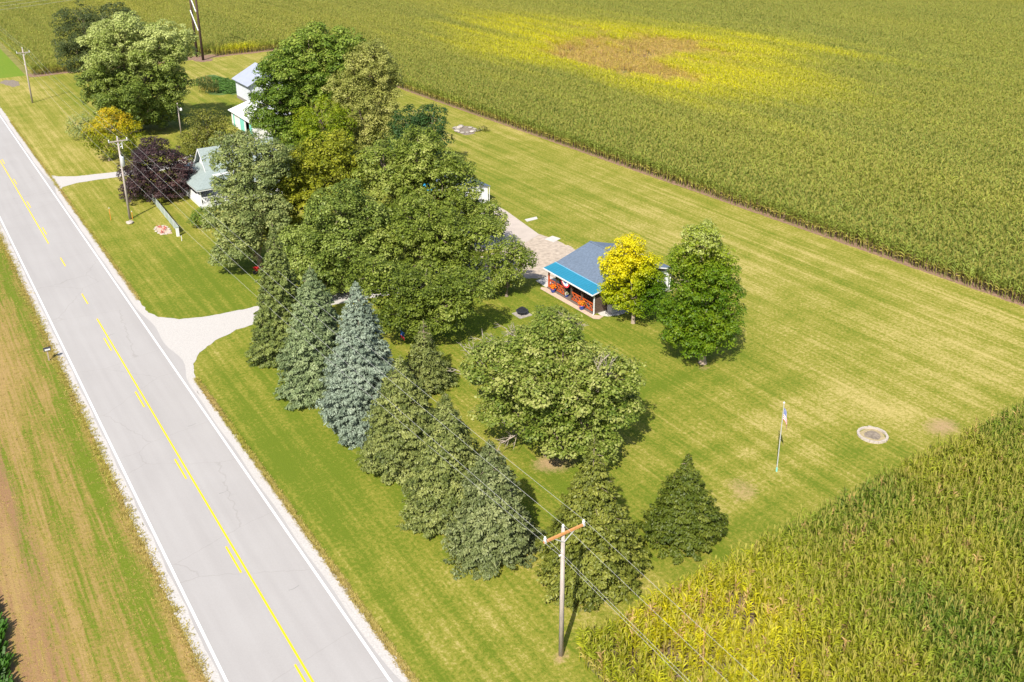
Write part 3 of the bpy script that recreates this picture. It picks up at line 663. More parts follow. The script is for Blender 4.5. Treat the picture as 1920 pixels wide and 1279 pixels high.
M['l_silver'] = leafmat('leaf_silver_maple', [(0.047, 0.075, 0.006), (0.171, 0.221, 0.026), (0.369, 0.392, 0.098)])
M['l_silver2'] = leafmat('leaf_silver_maple_pale', [(0.058, 0.095, 0.011), (0.208, 0.264, 0.044), (0.446, 0.483, 0.166)])
M['l_olive'] = leafmat('leaf_olive', [(0.078, 0.103, 0.005), (0.263, 0.280, 0.017), (0.418, 0.388, 0.041)])
M['l_dark'] = leafmat('leaf_dark', [(0.041, 0.085, 0.007), (0.127, 0.197, 0.019), (0.297, 0.359, 0.059)])
M['l_bluegreen'] = leafmat('leaf_bluegreen', [(.022, .058, .012), (.046, .098, .022), (.085, .145, .035)])
M['l_bright'] = leafmat('leaf_bright', [(0.065, 0.113, 0.003), (0.176, 0.240, 0.008), (0.288, 0.300, 0.013)])
M['l_willow'] = leafmat('leaf_greygreen', [(0.090, 0.126, 0.034), (0.228, 0.270, 0.084), (0.432, 0.438, 0.156)])
M['l_purple'] = leafmat('leaf_purple', [(.024, .014, .016), (.048, .028, .030), (.10, .042, .034)], None, .15)
M['l_yellow'] = leafmat('leaf_yellow', [(.075, .15, .003), (.26, .32, .004), (.56, .52, .006), (.68, .56, .008)], None, .4)
M['l_maple'] = leafmat('leaf_maple', [(0.041, 0.103, 0.003), (0.115, 0.190, 0.006), (0.230, 0.282, 0.014), (0.460, 0.494, 0.172)], None, .35)
M['l_orange'] = leafmat('leaf_orange', [(.075, .115, .004), (.20, .22, .006), (.44, .37, .008), (.48, .27, .02)], None, .35)
M['l_dull'] = leafmat('leaf_dull', [(0.052, 0.067, 0.009), (0.143, 0.153, 0.021), (0.250, 0.237, 0.045)], None, .3)
M['l_center'] = leafmat('leaf_center', [(0.042, 0.086, 0.006), (0.184, 0.233, 0.033), (0.410, 0.410, 0.132)])
M['n_green'] = leafmat('needle_green', [(0.060, 0.081, 0.016), (0.148, 0.173, 0.043), (0.270, 0.286, 0.086)], None, .15)
M['n_dark'] = leafmat('needle_dark', [(.034, .054, .004), (.076, .100, .009), (.145, .165, .022)], None, .15)
M['n_grey'] = leafmat('needle_grey', [(0.060, 0.078, 0.022), (0.136, 0.162, 0.056), (0.248, 0.267, 0.110)], None, .15)
M['l_smoke'] = leafmat('leaf_smoke', [(.035, .055, .014), (.072, .095, .026), (.12, .14, .045)])
M['l_pale'] = leafmat('leaf_pale', [(0.090, 0.120, 0.014), (0.269, 0.281, 0.060), (0.504, 0.480, 0.156)])
M['n_blue'] = leafmat('needle_blue', [(.090, .122, .082), (.180, .225, .162), (.28, .33, .245)], None, .12)
M['n_deep'] = leafmat('needle_deep', [(0.054, 0.078, 0.014), (0.126, 0.158, 0.036), (0.228, 0.258, 0.070)], None, .15)
M['n_bluish'] = leafmat('needle_bluish', [(0.065, 0.095, 0.038), (0.156, 0.202, 0.086), (0.264, 0.312, 0.150)], None, .15)
M['n_olive'] = leafmat('needle_olive', [(0.053, 0.068, 0.008), (0.129, 0.146, 0.019), (0.248, 0.248, 0.044)], None, .15)

MS = 'maples and broadleaf trees round the farmstead'
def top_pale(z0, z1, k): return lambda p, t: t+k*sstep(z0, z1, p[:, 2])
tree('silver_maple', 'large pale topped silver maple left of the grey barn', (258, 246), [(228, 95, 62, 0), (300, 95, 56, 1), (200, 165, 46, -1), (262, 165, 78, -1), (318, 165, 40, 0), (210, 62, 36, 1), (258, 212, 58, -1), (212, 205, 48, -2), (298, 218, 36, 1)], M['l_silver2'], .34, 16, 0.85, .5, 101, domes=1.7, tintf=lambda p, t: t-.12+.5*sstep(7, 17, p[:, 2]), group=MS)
tree('shade_tree', 'dark smoky green tree behind the pale silver maple', (165, 152), [(160, 55, 44), (145, 95, 34), (190, 75, 44), (222, 45, 32), (165, 120, 28)], M['l_smoke'], .34, 13, 1.3, .35, 102, group=MS)
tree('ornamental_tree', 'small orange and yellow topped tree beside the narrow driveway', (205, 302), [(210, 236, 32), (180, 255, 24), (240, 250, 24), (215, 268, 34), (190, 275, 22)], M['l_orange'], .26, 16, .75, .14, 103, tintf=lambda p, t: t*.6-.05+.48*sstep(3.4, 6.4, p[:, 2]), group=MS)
tree('shrub', 'wispy grey green shrub left of the orange topped tree', (158, 262), [(140, 238, 17), (160, 232, 19), (155, 248, 17)], M['l_willow'], .26, 7, .8, .06, 104, cat='shrub', zmin=.15)
tree('purple_maple', 'round dark purple maple beside the transformer pole', (292, 372), [(292, 305, 42), (268, 330, 34), (320, 328, 33), (290, 345, 48), (258, 358, 25), (330, 352, 24)], M['l_purple'], .24, 32, .75, .25, 105, zmin=.5, group=MS)
tree('shrub_tree', 'dull olive bushy tree between the farmhouse and the barn', (388, 300), [(388, 238, 33), (368, 262, 25), (412, 255, 30), (388, 275, 36), (366, 287, 20), (420, 280, 22)], M['l_dull'], .26, 14, .9, .15, 106, zmin=.2, group=MS)
tree('silver_willow', 'tall grey green willow like tree in front of the farmhouse', (490, 508), [(432, 290, 32, 2), (468, 285, 36, 2), (447, 345, 46, 1), (490, 330, 42, 2), (440, 410, 40), (480, 405, 50), (458, 465, 42, -1), (510, 290, 20, 2), (428, 480, 18, -1)], M['l_willow'], .26, 22, 0.65, .3, 107, domes=1.2, fill=.22, group=MS)
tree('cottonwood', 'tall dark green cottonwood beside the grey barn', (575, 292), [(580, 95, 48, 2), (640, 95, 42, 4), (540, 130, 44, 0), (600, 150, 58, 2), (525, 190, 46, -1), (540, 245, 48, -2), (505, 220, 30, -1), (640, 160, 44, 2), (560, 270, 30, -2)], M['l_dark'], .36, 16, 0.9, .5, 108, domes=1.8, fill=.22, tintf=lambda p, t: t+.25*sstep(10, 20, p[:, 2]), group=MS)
tree('shade_tree', 'pale yellowish tall tree right of the dark cottonwood', (700, 300), [(690, 130, 42, 1), (660, 175, 44), (715, 165, 40, 2), (690, 215, 56), (720, 240, 34), (670, 260, 36, -1), (700, 105, 28, 4)], M['l_pale'], .30, 18, 0.8, .4, 109, domes=1.5, fill=.22, asp=.6, tintf=lambda p, t: t*.9+.12, group=MS)
tree('shade_tree', 'rounded bright green tree in front of the tall cottonwood', (610, 318), [(605, 228, 42), (580, 250, 30), (632, 248, 34), (605, 262, 42)], M['l_bright'], .28, 16, .9, .25, 110, group=MS)
tree('shade_tree', 'dark blue green round tree at the edge of the back lawn', (795, 318), [(770, 235, 32), (812, 225, 26), (790, 258, 40), (825, 262, 22), (760, 265, 28)], M['l_bluegreen'], .28, 16, .85, .25, 111, group=MS)
# the big maples in the middle
tree('silver_maple', 'olive silver maple behind the others, left side of the central grove', (600, 470), [(560, 320, 44), (620, 305, 46, 2), (575, 370, 50), (530, 350, 38, -1), (520, 420, 44, -1), (650, 340, 40, 2)], M['l_olive'], .28, 20, 0.7, .4, 112, domes=1.35, fill=.22, tintf=lambda p, t: t-.08, group=MS)
tree('silver_maple', 'broad silver maple at the back right of the central grove', (790, 470), [(720, 310, 48), (780, 300, 50, 1), (830, 330, 48), (864, 372, 36), (760, 360, 56), (840, 395, 46, -1), (902, 414, 28, -1), (700, 340, 36, 2)], M['l_silver'], .28, 20, 0.72, .45, 113, domes=1.45, fill=.22, tintf=lambda p, t: t+.08, group=MS)
tree('silver_maple', 'pale leaved silver maple at the heart of the central grove', (655, 545), [(640, 400, 52), (600, 440, 46), (680, 420, 46, 1), (640, 470, 56, -1), (560, 470, 40), (590, 510, 42, -1), (690, 480, 44), (640, 535, 38, -1), (610, 545, 26, -1)], M['l_silver2'], .27, 20, 0.7, .45, 114, domes=1.4, fill=.22, tintf=lambda p, t: t-.05, group=MS)
tree('silver_maple', 'dense silver maple overhanging the concrete apron', (850, 540), [(770, 420, 50), (820, 440, 50), (860, 470, 48), (900, 440, 30), (790, 490, 56, -1), (850, 510, 42, -1), (730, 450, 42)], M['l_silver'], .27, 20, 0.7, .45, 115, domes=1.4, fill=.22, group=MS)
tree('silver_maple', 'lowest silver maple at the front of the central grove', (800, 640), [(740, 540, 46), (790, 550, 52), (840, 560, 42), (760, 590, 42, -1), (820, 600, 36, -1), (700, 520, 38), (880, 540, 28)], M['l_silver'], .25, 22, 0.62, .35, 116, domes=1.2, fill=.22, tintf=lambda p, t: t-.1, group=MS)
tree('young_maple', 'small airy maple at the edge of the gravel yard', (950, 556), [(958, 478, 26), (930, 498, 24), (980, 492, 22), (950, 515, 28), (925, 530, 22), (965, 460, 14)], M['l_silver'], .22, 30, .7, .14, 117, fill=.5, group=MS)
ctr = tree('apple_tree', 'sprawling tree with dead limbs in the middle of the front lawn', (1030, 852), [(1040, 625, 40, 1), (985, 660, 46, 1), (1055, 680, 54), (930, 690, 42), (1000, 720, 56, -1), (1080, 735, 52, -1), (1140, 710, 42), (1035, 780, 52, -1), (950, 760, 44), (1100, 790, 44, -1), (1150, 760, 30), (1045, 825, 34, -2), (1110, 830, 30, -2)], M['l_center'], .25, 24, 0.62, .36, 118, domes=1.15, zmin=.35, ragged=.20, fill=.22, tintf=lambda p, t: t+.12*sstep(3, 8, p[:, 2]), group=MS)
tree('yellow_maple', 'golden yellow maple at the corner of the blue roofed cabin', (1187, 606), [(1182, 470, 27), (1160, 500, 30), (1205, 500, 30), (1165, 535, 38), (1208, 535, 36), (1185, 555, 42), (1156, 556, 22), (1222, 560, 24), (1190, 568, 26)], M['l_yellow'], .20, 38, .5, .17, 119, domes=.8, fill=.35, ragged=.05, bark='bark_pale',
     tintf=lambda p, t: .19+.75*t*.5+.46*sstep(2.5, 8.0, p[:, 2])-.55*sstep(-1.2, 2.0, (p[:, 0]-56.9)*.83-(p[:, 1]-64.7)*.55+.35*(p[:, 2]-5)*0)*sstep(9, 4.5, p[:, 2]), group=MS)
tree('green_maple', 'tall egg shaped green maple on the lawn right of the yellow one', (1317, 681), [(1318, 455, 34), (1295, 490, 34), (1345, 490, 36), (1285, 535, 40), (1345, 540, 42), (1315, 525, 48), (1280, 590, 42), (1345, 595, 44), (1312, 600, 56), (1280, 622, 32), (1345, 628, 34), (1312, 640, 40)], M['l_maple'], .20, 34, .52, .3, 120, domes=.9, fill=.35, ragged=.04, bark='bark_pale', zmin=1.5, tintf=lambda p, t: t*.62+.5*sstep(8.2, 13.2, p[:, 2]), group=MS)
tree('round_shrub', 'clipped dark round shrub in front of the farmhouse porch', (378, 427), [(378, 408, 19), (370, 412, 14), (387, 412, 14)], M['l_dark'], .2, 30, .45, .06, 121, cat='shrub', zmin=.05, ragged=.03)

SG = 'spruces in a row along the front lawn'
spruce('spruce_tree', 'dark loose spruce behind the near power pole', (1105, 1142), 818, 190, M['n_olive'], 201, SG, .80, .2, 1.25, .27, gap=.12, pw=1.05)
spruce('spruce_tree', 'short broad dark green spruce nearest the corn', (1277, 1052), 850, 152, M['n_dark'], 202, SG, .82, .16, 1.7, .23, skirt=1.05, pw=1.02)
spruce('spruce_tree', 'dense grey green spruce just left of the near power pole', (922, 1080), 823, 158, M['n_grey'], 203, SG, .72, .2, 1.49, 0.249, skirt=1.05)
spruce('spruce_tree', 'second green spruce from the near pole, tall and narrow', (845, 1020), 735, 160, M['n_green'], 204, SG, .72, .2, 1.43, 0.249)
spruce('spruce_tree', 'olive green spruce right of the silvery blue one', (763, 915), 665, 158, M['n_green'], 205, SG, .75, .2, 1.43, 0.249)
spruce('blue_spruce', 'silvery blue spruce, the palest of the row', (688, 832), 527, 150, M['n_blue'], 206, SG, .72, .2, 1.37, 0.266)
spruce('spruce_tree', 'dark blue green spruce left of the silvery blue one', (604, 762), 495, 140, M['n_bluish'], 207, SG, .75, .22, 1.37, 0.266)
spruce('spruce_tree', 'leftmost dark spruce of the row, beside the driveway', (538, 692), 415, 112, M['n_deep'], 208, SG, .8, .26, 1.37, 0.266)
spruce('spruce_tree', 'thin sparse grey spruce standing behind the row', (800, 748), 598, 104, M['n_green'], 209, SG, .9, .24, 1.04, 0.249, gap=.2)

def dead_branches(root, name, start, tips, seed):
    r = np.random.default_rng(seed); mb = MB()
    for tip in tips:
        a = np.array(start, float); b = np.array(tip, float); pts = [a+(b-a)*t+r.normal(0, .12, 3)*(0 < t < 1) for t in (0, .35, .7, 1)]; tube_path(mb, pts, [.07, .05, .035, .012], 6)
        for k in range(9):
            t = r.uniform(.3, .95); p = a+(b-a)*t; d = unit((b-a)/np.linalg.norm(b-a)+r.normal(0, .55, 3)); q = p+d*r.uniform(.5, 1.3); tube_path(mb, [p, (p+q)/2+r.normal(0, .06, 3), q], [.028, .018, .006], 5)
            for j in range(2): e = unit(d+r.normal(0, .6, 3)); tube_path(mb, [(p+q)/2, (p+q)/2+e*r.uniform(.3, .6)], [.014, .005], 4)
    o0 = mb.build(name, M['deadwood'], root); return o0
cb = np.array(ctr.location)
def cp(px, py, off=0.): return at_depth(cb, px, py, off)[0]
dead_branches(ctr, 'dead_limb', cp(940, 725), [cp(845, 690, .5), cp(862, 645, .5), cp(885, 650, 1)], 1)
dead_branches(ctr, 'dead_limb', cp(1120, 735, -1), [cp(1128, 665, -1.5), cp(1150, 668, -1)], 2)
dead_branches(ctr, 'dead_limb', cp(985, 805), [cp(935, 832, -.5), cp(924, 790, -.5)], 3)
dead_branches(ctr, 'dead_limb', cp(985, 640, 2), [cp(948, 615, 2), cp(900, 640, 2)], 4)
dead_branches(ctr, 'dead_limb', cp(1060, 640, 1), [cp(1065, 598, 1), cp(1035, 590, 1), cp(1082, 610, 1)], 5)

# ------------------------------------------------------------------ buildings
# cabin with a blue porch roof
c = thing('cabin', 'dark log cabin with blue porch roof and orange railings', 'cabin', (60, 72.5, 0))
ya, yb = 68.55, 76.45
MB().box(54.9, 65.1, ya-.02, yb+.02, 0, .14).build('porch_floor', M['deck'], c)
sid = MB()                                                    # log courses, front wall of the porch
for k in range(12):
    z0 = .14+k*.2
    sid.box(56.5-.015*(k % 2), 56.7, ya+.04, yb-.04, z0+.01, z0+.19)
sid.build('porch_wall', M['log'], c)
for k in range(12):
    z0 = .14+k*.2; MB().box(55.06, 60.6, ya-.03, ya+.12, z0+.012, z0+.188).build('log', M['log'], c)
MB().box(60.6, 65.0, ya-.02, ya+.12, .14, 2.55).build('garage_wall', M['white_wall'], c)
MB().box(56.7, 65.0, yb-.12, yb, .14, 2.55).build('wall', M['log'], c)
MB().box(64.88, 65.0, ya+.12, yb-.12, .14, 2.55).build('wall', M['white_wall'], c)
for yy, sg in ((ya, 1), (yb-.12, 1)):                         # gable triangles
    MB().poly([(56.4, yy+.02, 2.55), (65.0, yy+.02, 2.55), (60.7, yy+.02, 3.86)]).poly([(65.0, yy+.1, 2.55), (56.4, yy+.1, 2.55), (60.7, yy+.1, 3.86)]).build('gable', M['log'], c)
rf = MB().slab([(55.98, ya-.42, 2.66), (60.7, ya-.42, 4.08), (60.7, yb+.12, 4.08), (55.98, yb+.12, 2.66)], .09).slab([(60.7, ya-.42, 4.08), (65.4, ya-.42, 2.66), (65.4, yb+.12, 2.66), (60.7, yb+.12, 4.08)], .09).build('roof', M['shingle_blue'], c)
MB().bar((60.7, ya-.42, 4.095), (60.7, yb+.12, 4.095), .26, .03).build('ridge_cap', M['shingle_blue'], rf)
pr = MB().slab([(54.52, ya-.42, 2.42), (56.05, ya-.42, 2.70), (56.05, yb+.14, 2.70), (54.52, yb+.14, 2.42)], .05).build('porch_roof', M['blue_metal'], c)
MB().bar((56.03, ya-.42, 2.725), (56.03, yb+.14, 2.725), .10, .03).build('flashing', M['sky_trim'], pr)
for k in range(1, 21): yy = ya-.42+k*.40; MB().bar((54.53, yy, 2.432), (56.0, yy, 2.702), .03, .02).build('rib', M['blue_metal'], pr)
MB().box(54.44, 54.515, ya-.44, yb+.16, 2.29, 2.41).build('gutter', M['white_wall'], c)
MB().bar((54.52, ya-.44, 2.37), (56.05, ya-.44, 2.65), .03, .12).build('fascia', M['white_wall'], c)
MB().bar((55.98, ya-.445, 2.62), (60.7, ya-.445, 4.04), .03, .13).bar((60.7, ya-.445, 4.04), (65.4, ya-.445, 2.62), .03, .13).build('fascia', M['white_wall'], c)
MB().box(54.74, 55.02, ya-.30, yb, 2.32, 2.40).build('porch_beam', M['white_wall'], c)
ds = MB(); ds.bar((54.48, ya-.25, 2.30), (54.98, ya-.10, 2.0), .08, .08).bar((54.98, ya-.10, 2.0), (54.98, ya-.10, .1), .09, .09).bar((54.98, ya-.10, .12), (54.75, ya-.25, .08), .08, .08); ds.build('downspout', M['white_wall'], c)
MB().bar((65.15, ya-.2, 2.6), (65.06, ya-.1, .15), .1, .1).build('downspout', M['white_wall'], c)
for yy in (ya+.09, 70.55, 72.35, 73.45, 75.0, yb-.09): MB().box(55.02, 55.16, yy-.07, yy+.07, .14, 2.33).build('porch_post', M['orange_wood'] if yy > 75.5 else M['log'], c)
for a, b in ((ya+.16, 69.5), (69.5, 70.48), (70.62, 72.28), (73.52, 74.93), (75.07, yb-.16)):
    rl = MB().box(55.05, 55.13, a, b, 1.02, 1.10).build('railing', M['orange_wood'], c); MB().box(55.05, 55.13, a, b, .24, .31).build('bottom_rail', M['orange_wood'], rl)
    n = max(1, round((b-a)/.9)); w = (b-a)/n
    for i in range(n):
        u, v = a+i*w, a+(i+1)*w
        MB().bar((55.09, u+.03, .31), (55.09, v-.03, 1.02), .05, .07).build('brace', M['orange_wood'], rl); MB().bar((55.10, u+.03, 1.02), (55.10, v-.03, .31), .05, .07).build('brace', M['orange_wood'], rl)
        if i: MB().box(55.06, 55.12, u-.03, u+.03, .31, 1.02).build('baluster', M['orange_wood'], rl)
d = MB().box(56.44, 56.49, 75.05, 76.05, .16, 2.15).build('door', M['white_wall'], c); MB().box(56.425, 56.44, 75.2, 75.9, 1.1, 2.0).build('pane', M['dark_glass'], d)
for y0 in (69.3, 71.2, 73.2):
    w = MB().box(56.45, 56.49, y0, y0+1.1, .95, 2.0).build('window', M['log'], c); MB().box(56.43, 56.45, y0+.08, y0+1.02, 1.03, 1.92).build('pane', M['dark_glass'], w)
w = MB().box(62.2, 63.4, ya-.05, ya-.02, .9, 2.0).build('window', M['white_paint'], c); MB().box(62.3, 63.3, ya-.065, ya-.05, 1.0, 1.9).build('pane', M['dark_glass'], w)
flat('paver_strip', [(54.35, 67.7), (54.75, 67.3), (55.6, 67.6), (54.88, 68.5), (54.88, 76.5), (54.5, 77), (54.15, 76.6)], .035, M['paver'], 'pinkish paver strip in front of the cabin porch', 'paving')
flat('concrete_slab', [(54.9, 76.6), (57, 76.6), (57, 78.9), (55.0, 78.7)], .05, M['slab'], 'white concrete slab at the left end of the cabin porch', 'slab', 0, .04)
P = [(55.5, 68.45), (55.45, 67.9), (55.9, 67.35), (56.8, 67.0), (58.6, 66.9), (60.4, 67.0), (60.5, 68.45)]
flat('concrete_slab', P, .06, M['slab'], 'rounded white concrete slab at the right end of the cabin', 'slab', 0, .05)
o = thing('air_conditioner', 'grey air conditioner box on the slab beside the cabin', 'air conditioner', (56.9, 67.85, .06))
MB().box(56.5, 57.3, 67.5, 68.2, .10, 1.0).build('cabinet', M['box_grey'], o); MB().lathe((56.9, 67.85, 1.0), [(.3, 0), (.3, .04), (.05, .05)], 14).build('fan_guard', M['black_metal'], o); MB().box(56.48, 57.32, 67.48, 68.22, .06, .10).build('base', M['foundation'], o)

def pot(px, py, s, label, col, fl):
    b = G(px, py); t = thing('flower_pot', label, 'flower pot', (b[0], b[1], .035), 'flower pots along the cabin porch')
    MB().lathe((b[0], b[1], .035), [(.17*s, 0), (.27*s, .2*s), (.30*s, .42*s), (.33*s, .44*s), (.33*s, .50*s), (.28*s, .50*s), (.26*s, .44*s)], 16).build('pot', M[col], t, True)
    r = np.random.default_rng(int(px)); n = 240; d = unit(r.normal(size=(n, 3))+[0, 0, .6]); k = r.uniform(.4, 1, (n, 1))
    pos = np.array([0, 0, .66*s])+d*k*np.array([.42, .42, .38])*s; V, Q = leaf_quads(pos, unit(d+r.normal(size=(n, 3))*.4), np.full(n, .16*s), .9, r)
    V[:, 2] = np.maximum(V[:, 2], .42*s); h = int(n*.3)
    link('leaves', fast_mesh('leaves', V[:h*4], Q[:h], M['l_bright'], {'tint': ('FACE', 'FLOAT', r.random(h))}), t)
    link('flowers', fast_mesh('flowers', V[h*4:], Q[:n-h], M[fl]), t)
pot(1037, 549, .95, 'blue pot of orange flowers at the left end of the porch', 'pot_blue', 'flower_orange')
pot(1090.5, 581, 1.0, 'blue pot of orange flowers near the right end of the porch', 'pot_blue', 'flower_orange')
pot(1062.5, 558, .62, 'small blue planter with pale flowers at the porch opening', 'pot_blue', 'stone_white')
def fan(name, label, cat, x, y, z, R):
    t = thing(name, label, cat, (x, y, z)); n = 24
    for nm, r0, r1, mat in (('blue_band', .0, .38, 'blue_cloth'), ('white_band', .38, .72, 'white_cloth'), ('red_band', .72, 1., 'red_cloth')):
        mb = MB()
        for i in range(n):
            a, b = math.pi*i/n, math.pi*(i+1)/n; f0, f1 = .04*(-1)**i, .04*(-1)**(i+1)
            q = [(x+f*rr, y+R*rr*math.cos(an), z-R*.9*rr*math.sin(an)) for rr, an, f in ((r0, a, f0), (r1, a, f0), (r1, b, f1), (r0, b, f1))]; mb.poly(q).poly([(p[0]+.012, p[1], p[2]) for p in q[::-1]])
        mb.build(nm, M[mat], t)
    MB().bar((x, y-R, z+.01), (x, y+R, z+.01), .03, .02).build('hem', M['white_cloth'], t)
fan('bunting', 'red white and blue half round bunting hung under the porch eave', 'bunting', 54.66, 72.9, 2.10, .72)

# grey barn
b_ = thing('barn', 'pale grey metal barn with slate grey roof, far back left', 'barn', (62, 181, 0))
def ribwall(mb, p0, p1, z0, z1, nx, ny, step=.6):
    L = math.hypot(p1[0]-p0[0], p1[1]-p0[1]); n = int(L/step)
    for i in range(1, n): t = i/n; x = p0[0]+(p1[0]-p0[0])*t+nx*.02; y = p0[1]+(p1[1]-p0[1])*t+ny*.02; mb.box(x-.03, x+.03, y-.03, y+.03, z0, z1)
    return mb
x0, x1, y0, y1, ze = 57.6, 66.4, 176.9, 185.1, 3.85
wl = MB().box(x0, x1, y0, y1, .55, ze); wl.build('wall', M['grey_metal_wall'], b_)
ribwall(MB(), (x0, y0), (x0, y1), .56, ze-.02, -1, 0).build('wall_rib', M['grey_metal_wall'], b_); ribwall(MB(), (x0, y0), (x1, y0), .56, ze-.02, 0, -1).build('wall_rib', M['grey_metal_wall'], b_)
MB().box(x0-.02, x1+.02, y0-.02, y1+.02, 0, .55).build('foundation', M['foundation'], b_)
for yy in (y0+.01, y1-.01): MB().poly([(x0, yy, ze), (x1, yy, ze), (62, yy, 6.1)]).build('gable', M['grey_metal_wall'], b_)
MB().slab([(57.0, y0-.6, 3.82), (62, y0-.6, 6.42), (62, y1+.4, 6.42), (57.0, y1+.4, 3.82)], .1).slab([(62, y0-.6, 6.42), (67, y0-.6, 3.82), (67, y1+.4, 3.82), (62, y1+.4, 6.42)], .1).build('roof', M['grey_metal_roof'], b_)
d = MB().box(60.2, 63.2, y0-.07, y0-.05, .1, 3.2).build('door', M['white_wall'], b_); MB().box(61.6, 61.75, y0-.1, y0-.07, 1.2, 1.6).build('handle', M['black_metal'], d)
# white shed with teal doors
s_ = thing('machine_shed', 'white metal shed with teal trim in front of the grey barn', 'shed', (53, 159, 0))
x0, x1, y0, y1, ze = 49.85, 57.2, 152.6, 164.6, 2.7
w = MB().box(x0, x0+.12, 157.5, y1, 0, ze).box(x0, x0+.12, y0, 155.4, 0, ze).box(x0, x0+.12, 155.4, 157.5, 2.25, ze); w.build('wall', M['white_wall'], s_)
MB().box(x0+.12, x1, y1-.12, y1, 0, ze).build('wall', M['white_wall'], s_); MB().box(x0+.12, x1, y0, y0+.12, 0, ze).build('wall', M['white_wall'], s_); MB().box(x1-.12, x1, y0+.12, y1-.12, 0, ze).build('wall', M['white_wall'], s_)
for yy in (y0+.01, y1-.01): MB().poly([(x0, yy, ze), (x1, yy, ze), (53.5, yy, 3.72)]).build('gable', M['white_wall'], s_)
MB().slab([(49.4, y0-.3, 2.72), (53.5, y0-.3, 3.98), (53.5, y1+.3, 3.98), (49.4, y1+.3, 2.72)], .08).slab([(53.5, y0-.3, 3.98), (57.6, y0-.3, 2.72), (57.6, y1+.3, 2.72), (53.5, y1+.3, 3.98)], .08).build('roof', M['white_roof'], s_)
for u, v in ((163.0, 163.6), (158.0, 160.0), (154.0, 155.3)): MB().box(x0-.05, x0-.01, u, v, .05, 2.5).build('door_panel', M['teal'], s_)
MB().box(x0-.04, x0-.01, 157.5, 157.65, .05, 2.4).build('door_frame', M['white_paint'], s_)
MB().tube((55.2, 163.9, 3.3), (55.2, 163.9, 5.3), .16, .16, 10).tube((55.2, 163.9, 5.3), (55.2, 163.9, 5.45), .26, .1, 10).build('flue_pipe', M['white_roof'], s_)
flat('concrete_slab', [(46.2, 154.5), (49.8, 154.5), (49.8, 158), (46.2, 158)], .06, M['slab'], 'concrete ramp in front of the white shed doorway', 'slab', 0, .05)
# farmhouse
h = thing('farmhouse', 'white farmhouse with grey green roof, mostly hidden by trees', 'house', (38, 129, 0))
MB().box(34.6, 44.5, 125.3, 134.2, .5, 3.6).build('wall', M['white_wall'], h); MB().box(34.58, 44.52, 125.28, 134.22, 0, .5).build('foundation', M['foundation'], h)
zr, ye0, ye1 = 6.35, 125.3, 134.2
yr = 129.75
MB().poly([(34.62, 127.4, 3.6), (34.62, 132.1, 3.6), (34.62, yr, 6.0)]).build('gable', M['white_wall'], h)
MB().slab([(34.1, 127.0, 3.5), (44.8, 127.0, 3.5), (44.8, yr, zr), (34.1, yr, zr)], .1).slab([(34.1, yr, zr), (44.8, yr, zr), (44.8, 132.5, 3.5), (34.1, 132.5, 3.5)], .1).build('roof', M['shingle_green'], h)
MB().bar((34.08, 127.0, 3.45), (34.08, yr, zr-.06), .04, .2).bar((34.08, yr, zr-.06), (34.08, 132.5, 3.45), .04, .2).build('bargeboard', M['white_wall'], h)
MB().slab([(31.45, 122.7, 2.75), (44.6, 122.7, 2.75), (44.6, 127.2, 3.98), (34.9, 127.2, 3.98)], .1).slab([(31.45, 122.7, 2.75), (34.9, 127.2, 3.98), (34.9, 132.6, 3.98), (31.45, 134.9, 2.75)], .1).build('porch_roof', M['shingle_green'], h)
MB().box(31.5, 44.5, 122.74, 122.84, 2.5, 2.66).box(31.5, 31.6, 122.84, 134.8, 2.5, 2.66).build('fascia', M['white_wall'], h)
MB().box(31.9, 44.2, 123.1, 125.28, 0, .55).box(31.9, 34.58, 125.28, 134.2, 0, .55).build('porch_floor', M['white_wall'], h)
for xx, yy in ((32.0, 123.2), (34.8, 123.2), (37.6, 123.2), (40.4, 123.2), (44, 123.2), (32.0, 128.0), (32.0, 131.0), (32.0, 134.0)): MB().box(xx-.08, xx+.08, yy-.08, yy+.08, .55, 2.62).build('porch_post', M['white_wall'], h)
def railing(x0, y0, x1, y1, p):
    r_ = MB().bar((x0, y0, 1.45), (x1, y1, 1.45), .06, .06).build('railing', M['white_wall'], p); MB().bar((x0, y0, .68), (x1, y1, .68), .05, .05).build('bottom_rail', M['white_wall'], r_); L = math.hypot(x1-x0, y1-y0); n = int(L/.2)
    for i in range(1, n): t = i/n; X = x0+(x1-x0)*t; Y = y0+(y1-y0)*t; MB().box(X-.025, X+.025, Y-.025, Y+.025, .68, 1.43).build('baluster', M['white_wall'], r_)
railing(32.1, 123.2, 34.7, 123.2, h); railing(34.9, 123.2, 37.5, 123.2, h)
MB().box(31.97, 32.03, 123.3, 127.9, .55, 1.45).build('porch_skirt', M['white_wall'], h); MB().box(31.97, 32.03, 128.1, 133.9, .55, 1.45).build('porch_skirt', M['white_wall'], h)
for xx in (36, 39.5, 42): w = MB().box(xx, xx+1., 125.22, 125.29, 1.3, 2.6).build('window', M['white_paint'], h); MB().box(xx+.1, xx+.9, 125.2, 125.22, 1.4, 2.5).build('pane', M['dark_glass'], w)
w = MB().box(34.53, 34.59, 126.4, 127.6, 1.2, 2.5).build('window', M['white_paint'], h); MB().box(34.51, 34.53, 126.5, 127.5, 1.3, 2.4).build('pane', M['dark_glass'], w)
MB().box(40.2, 40.9, 129.4, 130.1, 5.6, 7.3).build('chimney', M['stone'], h)
